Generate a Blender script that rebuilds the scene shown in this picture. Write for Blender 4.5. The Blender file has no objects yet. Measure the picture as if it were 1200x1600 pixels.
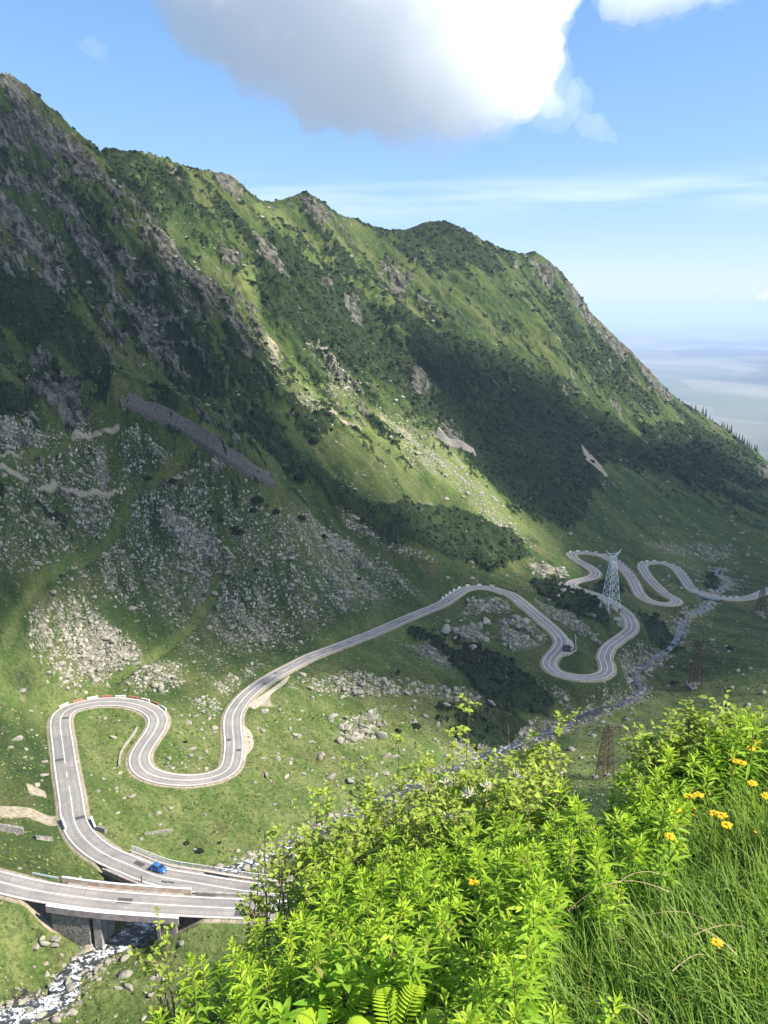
import bpy, bmesh, math, random
import numpy as np
from mathutils import Vector, Matrix, kdtree

# ------------------------------------------------------------------ camera, sky, sun
scene = bpy.context.scene
COL = scene.collection
PITCH = math.radians(13.5)
FPX = 1331.0                                  # focal length in pixels of the 1200 x 1600 frame
cam_data = bpy.data.cameras.new("camera")
cam = bpy.data.objects.new("camera", cam_data)
COL.objects.link(cam)
cam.location = (0, 0, 0)
cam.rotation_euler = (math.radians(90) - PITCH, 0, 0)
cam_data.sensor_fit = 'VERTICAL'
cam_data.sensor_height = 36.0
cam_data.lens = FPX / 1600.0 * 36.0
cam_data.clip_start = 0.05
cam_data.clip_end = 300000.0
scene.camera = cam
scene.view_settings.view_transform = 'Standard'
scene.view_settings.look = 'None'
scene.view_settings.exposure = 1.15
scene.view_settings.gamma = 1.0
scene.render.resolution_x, scene.render.resolution_y = 768, 1024
try:
    scene.cycles.use_denoising = True
    scene.cycles.max_bounces = 18
    scene.cycles.diffuse_bounces = 3
    scene.cycles.transparent_max_bounces = 8
    scene.cycles.volume_bounces = 16
except Exception:
    pass

SUN = Vector((0.70, -0.22, 0.72)).normalized()          # towards the sun
sun_data = bpy.data.lights.new("sun", 'SUN')
sun_data.energy = 4.6
sun_data.angle = math.radians(0.5)
sun_data.color = (1.0, 0.95, 0.87)
sun = bpy.data.objects.new("sun", sun_data)
COL.objects.link(sun)
sun.rotation_euler = SUN.to_track_quat('Z', 'Y').to_euler()

world = bpy.data.worlds.new("World")
scene.world = world
world.use_nodes = True
wn, wl = world.node_tree.nodes, world.node_tree.links
wn.clear()
w_out = wn.new('ShaderNodeOutputWorld')
w_bg = wn.new('ShaderNodeBackground')
w_sky = wn.new('ShaderNodeTexSky')
w_sky.sky_type = 'NISHITA'
w_sky.sun_disc = False
w_sky.sun_elevation = math.asin(SUN.z)
w_sky.sun_rotation = math.atan2(SUN.x, SUN.y)
w_sky.altitude = 1600
w_sky.air_density = 1.0
w_sky.dust_density = 0.6
w_sky.ozone_density = 2.0
w_bg.inputs['Strength'].default_value = 0.100
w_tint = wn.new('ShaderNodeMix'); w_tint.data_type = 'RGBA'; w_tint.blend_type = 'MULTIPLY'
w_tint.inputs[0].default_value = 1.0
wl.new(w_sky.outputs[0], w_tint.inputs[6])
# thin stratus veil low over the plain, in the sky itself
w_tc = wn.new('ShaderNodeTexCoord')
w_map = wn.new('ShaderNodeMapping'); w_map.inputs['Scale'].default_value = (3, 3, 34)
w_noise = wn.new('ShaderNodeTexNoise'); w_noise.inputs['Scale'].default_value = 1.5; w_noise.inputs['Detail'].default_value = 6
w_sep = wn.new('ShaderNodeSeparateXYZ')
w_band = wn.new('ShaderNodeMapRange'); w_band.interpolation_type = 'SMOOTHSTEP'
w_band.inputs[1].default_value = 0.085; w_band.inputs[2].default_value = 0.115
w_band2 = wn.new('ShaderNodeMapRange'); w_band2.interpolation_type = 'SMOOTHSTEP'
w_band2.inputs[1].default_value = 0.150; w_band2.inputs[2].default_value = 0.118
w_nr = wn.new('ShaderNodeMapRange'); w_nr.inputs[1].default_value = 0.42; w_nr.inputs[2].default_value = 0.75
w_m1 = wn.new('ShaderNodeMath'); w_m1.operation = 'MULTIPLY'
w_m2 = wn.new('ShaderNodeMath'); w_m2.operation = 'MULTIPLY'
w_m3 = wn.new('ShaderNodeMath'); w_m3.operation = 'MULTIPLY'; w_m3.inputs[1].default_value = 0.6
w_mix = wn.new('ShaderNodeMix'); w_mix.data_type = 'RGBA'
w_mix.inputs[7].default_value = (5.2, 5.8, 6.6, 1)
w_low = wn.new('ShaderNodeMapRange'); w_low.interpolation_type = 'SMOOTHSTEP'
w_low.inputs[1].default_value = -0.02; w_low.inputs[2].default_value = 0.34
w_tc2 = wn.new('ShaderNodeMix'); w_tc2.data_type = 'RGBA'
w_tc2.inputs[6].default_value = (0.66, 0.66, 0.86, 1)      # low sky: paler lavender
w_tc2.inputs[7].default_value = (0.84, 1.0, 1.08, 1)      # high sky
wl.new(w_sep.outputs['Z'], w_low.inputs[0]); wl.new(w_low.outputs[0], w_tc2.inputs[0]); wl.new(w_tc2.outputs[2], w_tint.inputs[7])
wl.new(w_tc.outputs['Generated'], w_map.inputs['Vector']); wl.new(w_map.outputs[0], w_noise.inputs['Vector'])
wl.new(w_tc.outputs['Generated'], w_sep.inputs[0])
wl.new(w_sep.outputs['Z'], w_band.inputs[0]); wl.new(w_sep.outputs['Z'], w_band2.inputs[0])
wl.new(w_noise.outputs[0], w_nr.inputs[0])
wl.new(w_band.outputs[0], w_m1.inputs[0]); wl.new(w_band2.outputs[0], w_m1.inputs[1])
wl.new(w_m1.outputs[0], w_m2.inputs[0]); wl.new(w_nr.outputs[0], w_m2.inputs[1])
wl.new(w_m2.outputs[0], w_m3.inputs[0]); wl.new(w_m3.outputs[0], w_mix.inputs[0])
wl.new(w_tint.outputs[2], w_mix.inputs[6])
wl.new(w_mix.outputs[2], w_bg.inputs['Color'])
wl.new(w_bg.outputs[0], w_out.inputs['Surface'])

# ------------------------------------------------------------------ maths helpers
rng = np.random.default_rng(7)
random.seed(7)
CP, SP = math.cos(PITCH), math.sin(PITCH)

def ray(u, v):
    """direction of a photograph pixel, scaled so that its forward (y) part is 1: (x/y, z/y)"""
    a = (np.asarray(u, float) - 600.0) / FPX
    b = (800.0 - np.asarray(v, float)) / FPX
    y = CP + b * SP
    return a / y, (-SP + b * CP) / y

def at_z(u, v, z):
    kx, kz = ray(u, v)
    y = z / kz
    return np.array([kx * y, y, z + 0 * y])

def at_y(u, v, y):
    kx, kz = ray(u, v)
    return np.array([kx * y, y + 0 * kx, kz * y])

def project(P):
    P = np.asarray(P, float)
    x, y, z = P[..., 0], P[..., 1], P[..., 2]
    d = y * CP - z * SP
    up = y * SP + z * CP
    d = np.maximum(d, 1e-3)
    return 600 + FPX * x / d, 800 - FPX * up / d

_perm = np.random.default_rng(3).permutation(512).astype(np.int64)
_perm = np.concatenate([_perm, _perm])
_gang = np.random.default_rng(4).random(512) * 2 * np.pi
_gx, _gy = np.cos(_gang), np.sin(_gang)

def perlin(x, y):
    xi = np.floor(x).astype(np.int64); yi = np.floor(y).astype(np.int64)
    xf = x - xi; yf = y - yi
    xi &= 511; yi &= 511
    x1 = (xi + 1) & 511; y1 = (yi + 1) & 511
    def g(ix, iy, dx, dy):
        h = _perm[_perm[ix] + iy]
        return _gx[h] * dx + _gy[h] * dy
    u = xf * xf * xf * (xf * (xf * 6 - 15) + 10)
    w = yf * yf * yf * (yf * (yf * 6 - 15) + 10)
    a = g(xi, yi, xf, yf); b = g(x1, yi, xf - 1, yf)
    c = g(xi, y1, xf, yf - 1); d = g(x1, y1, xf - 1, yf - 1)
    return ((a + u * (b - a)) + w * ((c + u * (d - c)) - (a + u * (b - a)))) * 1.5

def fbm(x, y, octv=4, gain=0.5, seed=0.0):
    s = 0; amp = 1; tot = 0
    for k in range(octv):
        s = s + amp * perlin(x + 37.3 * k + seed, y - 19.7 * k + seed * 1.7)
        tot += amp; amp *= gain; x = x * 2.03; y = y * 2.03
    return s / tot

def ridged(x, y, octv=4, gain=0.5, seed=0.0):
    s = 0; amp = 1; tot = 0
    for k in range(octv):
        s = s + amp * (1 - 2 * np.abs(perlin(x + 17.3 * k + seed, y + 9.7 * k - seed)))
        tot += amp; amp *= gain; x = x * 2.07; y = y * 2.07
    return s / tot

def sstep(a, b, x):
    t = np.clip((x - a) / (b - a), 0, 1)
    return t * t * (3 - 2 * t)

# ------------------------------------------------------------------ mesh helpers
def link(o, parent=None):
    COL.objects.link(o)
    if parent is not None:
        o.parent = parent
    return o

def fast_mesh(name, verts, faces, mat, parent=None, smooth=False, colors=None, mats=None, midx=None):
    """verts (n,3); faces (m,k) array with k = 3 or 4, or a list of tuples"""
    me = bpy.data.meshes.new(name)
    verts = np.asarray(verts, np.float32)
    if isinstance(faces, np.ndarray):
        m, k = faces.shape
        me.vertices.add(len(verts)); me.vertices.foreach_set('co', verts.ravel())
        me.loops.add(m * k); me.loops.foreach_set('vertex_index', faces.astype(np.int32).ravel())
        me.polygons.add(m)
        me.polygons.foreach_set('loop_start', np.arange(0, m * k, k, dtype=np.int32))
        me.polygons.foreach_set('loop_total', np.full(m, k, np.int32))
        me.update(calc_edges=True)
    else:
        me.from_pydata([tuple(map(float, v)) for v in verts], [], [tuple(int(i) for i in f) for f in faces])
    if smooth:
        me.polygons.foreach_set('use_smooth', np.ones(len(me.polygons), bool))
    for mm in (mats or [mat]):
        me.materials.append(mm)
    if midx is not None:
        me.polygons.foreach_set('material_index', np.asarray(midx, np.int32))
    if colors:
        for cn, arr in colors.items():
            at = me.attributes.new(cn, 'FLOAT_COLOR', 'POINT')
            arr = np.asarray(arr, np.float32)
            if arr.shape[1] == 3:
                arr = np.concatenate([arr, np.ones((len(arr), 1), np.float32)], 1)
            at.data.foreach_set('color', arr.ravel())
    me.validate()
    o = bpy.data.objects.new(name, me)
    return link(o, parent)

class MB:
    """collects shapes for ONE mesh"""
    def __init__(self): self.v = []; self.f = []
    def add(self, vs, fs):
        n = len(self.v); self.v += [tuple(map(float, p)) for p in vs]; self.f += [tuple(n + i for i in f) for f in fs]
    def box(self, c, s, rz=0.0):
        cx, cy, cz = c; sx, sy, sz = s[0] / 2, s[1] / 2, s[2] / 2
        co, si = math.cos(rz), math.sin(rz)
        P = []
        for dz in (-sz, sz):
            for dx, dy in ((-sx, -sy), (sx, -sy), (sx, sy), (-sx, sy)):
                P.append((cx + dx * co - dy * si, cy + dx * si + dy * co, cz + dz))
        self.add(P, [(0, 3, 2, 1), (4, 5, 6, 7), (0, 1, 5, 4), (1, 2, 6, 5), (2, 3, 7, 6), (3, 0, 4, 7)])
    def bar(self, a, b, r, n=4, r2=None):
        a = Vector(a); b = Vector(b); d = (b - a)
        if d.length < 1e-6: return
        d.normalize()
        t = Vector((0, 0, 1)) if abs(d.z) < 0.9 else Vector((1, 0, 0))
        e1 = d.cross(t).normalized(); e2 = d.cross(e1)
        r2 = r if r2 is None else r2
        P = [a + (e1 * math.cos(2 * math.pi * k / n + .785) + e2 * math.sin(2 * math.pi * k / n + .785)) * r for k in range(n)]
        P += [b + (e1 * math.cos(2 * math.pi * k / n + .785) + e2 * math.sin(2 * math.pi * k / n + .785)) * r2 for k in range(n)]
        F = [(k, (k + 1) % n, n + (k + 1) % n, n + k) for k in range(n)] + [tuple(range(n - 1, -1, -1)), tuple(range(n, 2 * n))]
        self.add(P, F)
    def build(self, name, mat, parent=None, smooth=False):
        return fast_mesh(name, self.v, self.f, mat, parent, smooth)

def tag(o, label=None, cat=None, group=None, kind=None):
    if label: o['label'] = label
    if cat: o['category'] = cat
    if group: o['group'] = group
    if kind: o['kind'] = kind
    return o

def empty(name, loc=(0, 0, 0), rz=0.0):
    o = bpy.data.objects.new(name, None)
    o.location = loc; o.rotation_euler = (0, 0, rz)
    return link(o)

def copy_tree(o, parent=None):
    c = o.copy(); COL.objects.link(c); c.parent = parent
    for ch in list(o.children):
        copy_tree(ch, c)
    return c

# ------------------------------------------------------------------ materials
def new_mat(name):
    m = bpy.data.materials.new(name); m.use_nodes = True
    nt = m.node_tree; nt.nodes.clear()
    out = nt.nodes.new('ShaderNodeOutputMaterial')
    return m, nt, out

class G:
    """tiny node-graph helper"""
    def __init__(self, nt): self.nt = nt; self.n = nt.nodes; self.l = nt.links
    def _set(self, sock, val):
        if hasattr(val, 'is_output') or isinstance(val, bpy.types.NodeSocket): self.l.new(val, sock)
        elif isinstance(val, (tuple, list)) and len(val) == 3 and sock.type == 'RGBA': sock.default_value = (*val, 1)
        else: sock.default_value = val
    def math(self, op, a, b=0.0, c=None, clamp=False):
        n = self.n.new('ShaderNodeMath'); n.operation = op; n.use_clamp = clamp
        self._set(n.inputs[0], a); self._set(n.inputs[1], b)
        if c is not None: self._set(n.inputs[2], c)
        return n.outputs[0]
    def mix(self, f, a, b, blend='MIX'):
        n = self.n.new('ShaderNodeMix'); n.data_type = 'RGBA'; n.blend_type = blend
        self._set(n.inputs[0], f); self._set(n.inputs[6], a); self._set(n.inputs[7], b)
        return n.outputs[2]
    def noise(self, vec, scale, detail=4, rough=0.55, dist=0.0):
        n = self.n.new('ShaderNodeTexNoise'); self._set(n.inputs['Vector'], vec)
        n.inputs['Scale'].default_value = scale; n.inputs['Detail'].default_value = detail
        n.inputs['Roughness'].default_value = rough; n.inputs['Distortion'].default_value = dist
        return n.outputs[0]
    def voro(self, vec, scale, feature='F1', out='Distance'):
        n = self.n.new('ShaderNodeTexVoronoi'); n.feature = feature
        self._set(n.inputs['Vector'], vec); n.inputs['Scale'].default_value = scale
        return n.outputs[out]
    def ramp(self, f, lo, hi):
        n = self.n.new('ShaderNodeMapRange'); n.interpolation_type = 'SMOOTHSTEP'
        self._set(n.inputs[0], f); n.inputs[1].default_value = lo; n.inputs[2].default_value = hi
        return n.outputs[0]
    def cramp(self, f, stops):
        n = self.n.new('ShaderNodeValToRGB'); self._set(n.inputs[0], f)
        e = n.color_ramp.elements
        while len(e) < len(stops): e.new(0.5)
        for k, (p, c) in enumerate(stops): e[k].position = p; e[k].color = (*c, 1)
        return n.outputs[0]
    def pos(self):
        n = self.n.new('ShaderNodeNewGeometry'); return n.outputs['Position']
    def obj(self):
        n = self.n.new('ShaderNodeTexCoord'); return n.outputs['Object']
    def mapping(self, vec, rot=(0, 0, 0), scale=(1, 1, 1)):
        n = self.n.new('ShaderNodeMapping'); self._set(n.inputs['Vector'], vec)
        n.inputs['Rotation'].default_value = rot; n.inputs['Scale'].default_value = scale
        return n.outputs[0]
    def attr(self, name):
        n = self.n.new('ShaderNodeAttribute'); n.attribute_name = name; return n
    def sep(self, c):
        n = self.n.new('ShaderNodeSeparateColor'); self._set(n.inputs[0], c); return n.outputs
    def bump(self, h, strength=0.5, dist=1.0):
        n = self.n.new('ShaderNodeBump'); self._set(n.inputs['Height'], h)
        n.inputs['Strength'].default_value = strength; n.inputs['Distance'].default_value = dist
        return n.outputs[0]
    def bsdf(self, color, rough=0.9, normal=None, spec=0.2, metal=0.0):
        n = self.n.new('ShaderNodeBsdfPrincipled')
        self._set(n.inputs['Base Color'], color); self._set(n.inputs['Roughness'], rough)
        n.inputs['Specular IOR Level'].default_value = spec; n.inputs['Metallic'].default_value = metal
        if normal is not None: self.l.new(normal, n.inputs['Normal'])
        return n.outputs[0]

def simple_mat(name, c1, c2=None, scale=2.0, rough=0.8, bump=0.0, metal=0.0, spec=0.3, bdist=0.05):
    m, nt, out = new_mat(name); g = G(nt)
    c2 = c2 or tuple(x * 0.7 for x in c1)
    n = g.noise(g.obj(), scale, 6, 0.6)
    col = g.mix(g.ramp(n, 0.35, 0.65), c1, c2)
    nm = g.bump(n, bump, bdist) if bump else None
    nt.links.new(g.bsdf(col, rough, nm, spec, metal), out.inputs['Surface'])
    return m
# ------------------------------------------------------------------ the lie of the land
ROAD_PX = [(-60,1362),(0,1378),(60,1392),(150,1405),(250,1413),(340,1418),(400,1420),(470,1424),(530,1421),(562,1411),(540,1402),
 (470,1398),(400,1394),(345,1386),(300,1378),(247.5,1369),(199,1350),(161,1333),(131,1309),(116,1282),(110.6,1245),(103,1200),(98,1162),(94,1128),
 (101,1112),(124,1102),(157.5,1096.5),(195,1097),(221,1102.5),(240,1112),(247.5,1125),(242,1142),(229,1160.6),(219,1177.5),
 (217.5,1190.6),(225,1204),(244,1213),(270,1218),(300,1219),(330,1215),(352.5,1205.6),(362,1192.5),(365.6,1162.5),(363,1132.5),
 (365.6,1114),(379,1093),(397.5,1076),(424,1058),(463,1037),(487,1025),(533,1008),(587,987),(633,967),(667,953),(693,942),
 (710,930),(725,921),(743,917.5),(767,919),(787,925),(801,930),(829,953),(853.5,974),(869,988),(878,1002),(873,1014),(862,1026.5),
 (857.7,1037),(864,1047.5),(881.5,1054.5),(909.5,1058.7),(934,1057),(947,1051),(949,1040.5),(944.5,1026.5),(951.5,1011),(969,997),
 (985,984.5),(987,974),(979.5,960),(965.5,948),(948,937),(927,928),(902.5,920),(892,914),(899,908),(920,903),(930.5,898),(929,892),
 (916.5,883),(902.5,876),(894,869),(895.5,864.5),(909.5,863.4),(934,866),(955,874),(976,890),(990,909),(999,927),(1011,937),
 (1032,943),(1053,943),(1056.5,937),(1041,928.5),(1021.5,911),(1007.5,893.5),(1004,883),(1014.5,879),(1035.5,879.5),(1056.5,888),
 (1069,904),(1081,920),(1102,930),(1130,935),(1158,935.5),(1179,931),(1200,921.5),(1250,900),(1330,880)]
ROAD_Z = {(-60,1362):-121.5,(60,1392):-123,(250,1413):-124.5,(400,1420):-125.5,(562,1411):-127,(345,1386):-128.6,(199,1350):-130,(116,1282):-132,
 (98,1162):-134.5,(157.5,1096.5):-136,(247.5,1125):-137.3,(217.5,1190.6):-139.2,(300,1219):-141,(362,1192.5):-142.2,(365.6,1114):-143.5,
 (463,1037):-146,(710,930):-152,(787,925):-154,(878,1002):-157,(857.7,1037):-158.5,(934,1057):-161,(949,1040.5):-161.5,(987,974):-164.5,
 (892,914):-169,(930.5,898):-171,(894,869):-174,(955,874):-177,(1011,937):-181,(1053,943):-183,(1004,883):-188,(1056.5,888):-191,
 (1102,930):-195,(1200,921.5):-199,(1330,880):-206}

def spline(P, step):
    """centripetal-ish Catmull-Rom through P (n,d), then resampled to an even step"""
    P = np.asarray(P, float)
    Q = np.vstack([2 * P[0] - P[1], P, 2 * P[-1] - P[-2]])
    out = []
    for i in range(1, len(Q) - 2):
        p0, p1, p2, p3 = Q[i - 1], Q[i], Q[i + 1], Q[i + 2]
        for t in np.linspace(0, 1, 24, endpoint=False):
            out.append(0.5 * ((2 * p1) + (-p0 + p2) * t + (2 * p0 - 5 * p1 + 4 * p2 - p3) * t * t + (-p0 + 3 * p1 - 3 * p2 + p3) * t ** 3))
    out.append(P[-1]); out = np.array(out)
    for it in range(2):
        d = np.r_[0, np.cumsum(np.linalg.norm(np.diff(out[:, :2], axis=0), axis=1))]
        s = np.arange(0, d[-1], step)
        out2 = np.stack([np.interp(s, d, out[:, k]) for k in range(P.shape[1])], 1)
        if it == 0: out = out2
    return out2

def smooth_path(P, k):
    Q = P.copy()
    for _ in range(k):
        Q[1:-1] = 0.25 * Q[:-2] + 0.5 * Q[1:-1] + 0.25 * Q[2:]
    return Q

def px_path(px, zk, step):
    px = [tuple(p) for p in px]
    zi = [i for i, p in enumerate(px) if p in zk]
    # first pass: heights by pixel index, then by true plan length between the keys
    z = np.interp(np.arange(len(px)), zi, [zk[px[i]] for i in zi])
    for _ in range(3):
        P = np.array([at_z(u, v, zz) for (u, v), zz in zip(px, z)])
        d = np.r_[0, np.cumsum(np.linalg.norm(np.diff(P[:, :2], axis=0), axis=1))]
        z = np.interp(d, d[zi], [zk[px[i]] for i in zi])
    P = np.array([at_z(u, v, zz) for (u, v), zz in zip(px, z)])
    return P, spline(P, step)

road_ctrl, ROAD = px_path(ROAD_PX, ROAD_Z, 0.8)
ROAD = smooth_path(ROAD, 10)

STREAM_PX = [(-40,1600),(20,1585),(75,1572),(105,1552),(98,1538),(125,1512),(150,1490),(185,1475),(215,1455),(232,1440),(262,1412),(320,1375),(400,1345),(440,1328),
 (520,1290),(620,1240),(690,1210),(760,1180),(830,1155),(880,1133),(930,1112),(985,1092),(1003,1075),(990,1058),(1012,1035),(1050,1010),(1062,985),(1070,965),
 (1105,948),(1118,925),(1138,912),(1118,895),(1140,882),(1170,876),(1210,868),(1270,852)]
STREAM_Z = {(-40,1600):-126.5,(75,1572):-129.5,(150,1490):-132.5,(232,1440):-135,(320,1375):-143,(440,1328):-149,(690,1210):-160,(880,1133):-169,
 (1003,1075):-175,(1062,985):-186,(1118,925):-201,(1118,895):-205,(1210,868):-212,(1270,852):-216}
stream_ctrl, STREAM = px_path(STREAM_PX, STREAM_Z, 1.0)
STREAM = smooth_path(STREAM, 3)

ctrl = []
for k in range(0, len(ROAD), 14): ctrl.append(ROAD[k])
for k in range(0, len(STREAM), 12): ctrl.append(STREAM[k] + np.array([0, 0, 0.6]))
CZ = [(0,1290,-127),(0,1200,-128),(0,1120,-124),(0,1020,-112),(0,900,-92),(0,770,-62),(100,1020,-125),(200,1030,-131),(200,900,-112),(200,790,-88),
 (190,650,-48),(330,1050,-142),(330,900,-121),(350,720,-72),(430,755,-88),(450,980,-143.5),(600,935,-147),(600,880,-138),(500,830,-121),
 (600,760,-108),(700,868,-147),(800,885,-158),(870,850,-168),(750,780,-124),(640,820,-121),
 (170,1150,-137.5),(300,1150,-141),(420,1150,-146),(520,1130,-149),(600,1060,-151),(700,1000,-153),(800,1020,-157),(760,1090,-159),(640,1130,-154),
 (560,1200,-153),(450,1240,-148),(330,1280,-143.5),(200,1270,-138),(240,1320,-140),(350,1330,-144),(150,1380,-130),(40,1330,-126.5),
 (900,1000,-160),(910,950,-163),(960,920,-173),(1030,910,-184),(1110,1000,-182),(1085,1070,-173),(945,1210,-155),(1187,955,-196),(1150,1050,-171),
 (1200,1000,-186),(1200,1100,-158),(1100,1150,-155),(900,1250,-148),(700,1300,-149),(560,1310,-148),(1040,1130,-160),(1180,905,-208),(1240,960,-194),
 (950,845,-179),(1050,860,-192),(1150,850,-207),(1300,1000,-180),(1300,900,-206),(1400,950,-185),
 (60,1500,-129),(20,1520,-126),(60,1440,-124.5),(100,1460,-128.5),(240,1510,-130.2),(320,1480,-127.6),(200,1590,-129.8),(300,1560,-128),(350,1450,-127.0),(420,1440,-126.5),(130,1590,-130.3),(330,1650,-127.5),(420,1550,-126.5),(500,1480,-126.5)]
for u, v, z in CZ: ctrl.append(at_z(u, v, z))
ctrl += [np.array(p, float) for p in ((0,60,-116),(60,60,-108),(-60,60,-118),(-140,120,-108),(-200,220,-95),(60,120,-128),(140,160,-125),(240,220,-125),(320,330,-130),(420,480,-150),(520,640,-190),
                                     (-330,330,-20),(-420,460,80),(700,900,-280),(640,780,-240),(520,420,-80),(400,200,-60))]
SKY = [(-260,20,560),(-120,90,620),(0,143,680),(30,152,700),(60,180,720),(95,215,742),(125,238,760),(165,243,810),(200,246,830),(235,250,850),(268,272,870),(300,290,885),(320,286,892),(336,277,895),
 (352,281,905),(368,290,912),(384,317,925),(400,326,940),(420,326,955),(450,319,975),(470,311,985),(490,313,992),(512,334,1010),(545,345,1040),(575,362,1070),(600,371,1085),(622,372,1105),(645,366,1125),
 (672,357,1150),(692,355,1160),(712,365,1172),(735,381,1185),(760,387,1200),(790,398,1215),(815,408,1225),(828,402,1230),(842,404,1235),(862,424,1245),(885,443,1255),(893,452,1260),(905,472,1270),
 (930,505,1290),(958,535,1310),(985,557,1330),(1005,580,1345),(1030,608,1365),(1060,637,1385),(1080,655,1400),(1110,664,1420),(1140,684,1435),(1165,703,1450),(1185,725,1460),(1215,765,1480),(1260,800,1500),(1330,830,1540)]
RIDGE = np.array([at_y(u, v, y) for u, v, y in SKY])
FALL = np.array([0.629, -0.777]); ALONG = np.array([0.777, 0.629])
for p in RIDGE:
    ctrl.append(p)
    ctrl.append(p + np.array([-FALL[0] * 55, -FALL[1] * 55, -42]))
    ctrl.append(p + np.array([-FALL[0] * 260, -FALL[1] * 260, -210]))
FOOT = [(-60,1010,-104),(0,1010,-110),(100,1010,-123),(200,1020,-130),(330,1040,-141),(450,985,-144),(600,930,-147),(700,885,-149),(800,880,-158),(870,850,-168),(950,845,-179),(1050,860,-192),(1150,850,-207),(1200,846,-214)]
su = np.array([s[0] for s in SKY], float); sv = np.array([s[1] for s in SKY], float); sy = np.array([s[2] for s in SKY], float)
for u, v, z in FOOT:
    a = at_z(u, v, z); b = at_y(u, np.interp(u, su, sv), np.interp(u, su, sy))
    for t in (0.3, 0.5, 0.7, 0.86):
        p = a + (b - a) * t
        p[2] -= 0.05 * (b[2] - a[2]) * 4 * t * (1 - t)
        ctrl.append(p)
ctrl = np.array(ctrl)
# drop near-duplicates
keep = []
for i, p in enumerate(ctrl):
    if all((p[0] - ctrl[j][0]) ** 2 + (p[1] - ctrl[j][1]) ** 2 > 36 for j in keep): keep.append(i)
ctrl = ctrl[keep]
_C2 = 8.0 ** 2
def _phi(d2): return -np.sqrt(d2 + _C2)
def _fit(P):
    n = len(P); X = P[:, :2]
    A = _phi(((X[:, None] - X[None]) ** 2).sum(-1)); np.fill_diagonal(A, A.diagonal() + 0.0)
    A += np.eye(n) * 0.8
    L = np.c_[np.ones(n), X / 500]
    M = np.block([[A, L], [L.T, np.zeros((3, 3))]])
    return np.linalg.solve(M, np.r_[P[:, 2], 0, 0, 0])
_W = _fit(ctrl)
def base_z(x, y):
    x = np.asarray(x, float); sh = x.shape
    X = np.stack([x.ravel(), np.asarray(y, float).ravel()], 1).astype(np.float32)
    out = np.empty(len(X)); n = len(ctrl); C = ctrl[:, :2].astype(np.float32); w = _W[:n].astype(np.float32)
    cc = (C ** 2).sum(1)
    for k in range(0, len(X), 40000):
        q = X[k:k + 40000]
        dx = q[:, 0:1] - C[None, :, 0]; dy = q[:, 1:2] - C[None, :, 1]
        d2 = dx * dx + dy * dy + np.float32(_C2)
        out[k:k + 40000] = -(np.sqrt(d2) @ w) + _W[n] + (q @ _W[n + 1:].astype(np.float32)) / 500
    return out.reshape(sh)

def path_dist(P, seg0):
    """for points (n,2): index of the nearest vertex of a path, signed side not kept"""
    kd = kdtree.KDTree(len(seg0))
    for i, p in enumerate(seg0): kd.insert((p[0], p[1], 0), i)
    kd.balance()
    idx = np.empty(len(P), np.int32); dist = np.empty(len(P))
    for i, p in enumerate(P):
        _, j, d = kd.find((p[0], p[1], 0)); idx[i] = j; dist[i] = d
    return idx, dist

# spans where the road leaves the ground (bridges)
def road_index(u, v):
    ru, rv = project(ROAD); return int(np.argmin((ru - u) ** 2 + (rv - v) ** 2))
B1 = (road_index(95, 1398), road_index(283, 1415))
i1 = road_index(184, 1343)
B2 = (road_index(305, 1379), i1)
B3 = (road_index(1092, 927), road_index(1120, 933))
on_bridge = np.zeros(len(ROAD), bool)
for a, b in (B1, B2, B3): on_bridge[min(a, b):max(a, b) + 1] = True

# polar grid about the view point: the same height field, sampled finer where it is nearer
NA = 1120
AZ = np.radians(np.linspace(-35, 35, NA))
RR = [48.0]
while RR[-1] < 2300: RR.append(RR[-1] * (1.0022 if RR[-1] < 1650 else 1.012))
RR = np.array(RR); NR = len(RR)
GX = RR[:, None] * np.sin(AZ)[None]; GY = RR[:, None] * np.cos(AZ)[None]
GZ = base_z(GX, GY)

# ribs of the mountain face, running down the fall line
def rib(px, h, wl, wr):
    """px: (u, v, y) along a crest; adds a crest h high, gentle on the left, steep on the right"""
    global GZ
    P = spline(np.array([at_y(u, v, y) for u, v, y in px])[:, :2], 4.0)
    n = len(P)
    sel = (GX > P[:, 0].min() - 200) & (GX < P[:, 0].max() + 200) & (GY > P[:, 1].min() - 200) & (GY < P[:, 1].max() + 200)
    q = np.stack([GX[sel], GY[sel]], 1)
    idx, dist = path_dist(q, P)
    T = np.gradient(P, axis=0)[idx]; dq = q - P[idx]
    side = T[:, 0] * dq[:, 1] - T[:, 1] * dq[:, 0]
    w = np.where(side > 0, wr, wl)            # path runs downhill: its left is the picture's right
    fade = np.sin(np.pi * np.clip((idx + 6) / (n + 12), 0, 1)) ** 0.6
    endd = np.where((idx == 0) | (idx == n - 1), 0.7, 1.0)
    GZ[sel] += h * fade * endd * np.exp(-np.abs(dist / w) ** 1.5)
rib([(140,255,745),(190,330,690),(250,410,640),(330,480,590),(395,540,555),(425,610,530)], 24, 90, 26)
rib([(20,330,560),(90,420,520),(170,520,480),(200,600,450)], 12, 50, 22)
rib([(330,300,880),(385,400,820),(440,470,770),(500,560,720)], 12, 40, 25)
rib([(470,330,960),(560,430,900),(640,540,840),(700,640,770)], 14, 45, 30)
rib([(690,370,1130),(760,470,1060),(860,590,980),(930,690,900)], 16, 60, 35)
rib([(830,420,1210),(900,500,1170),(990,620,1110),(1060,700,1050)], 10, 40, 30)

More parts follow.
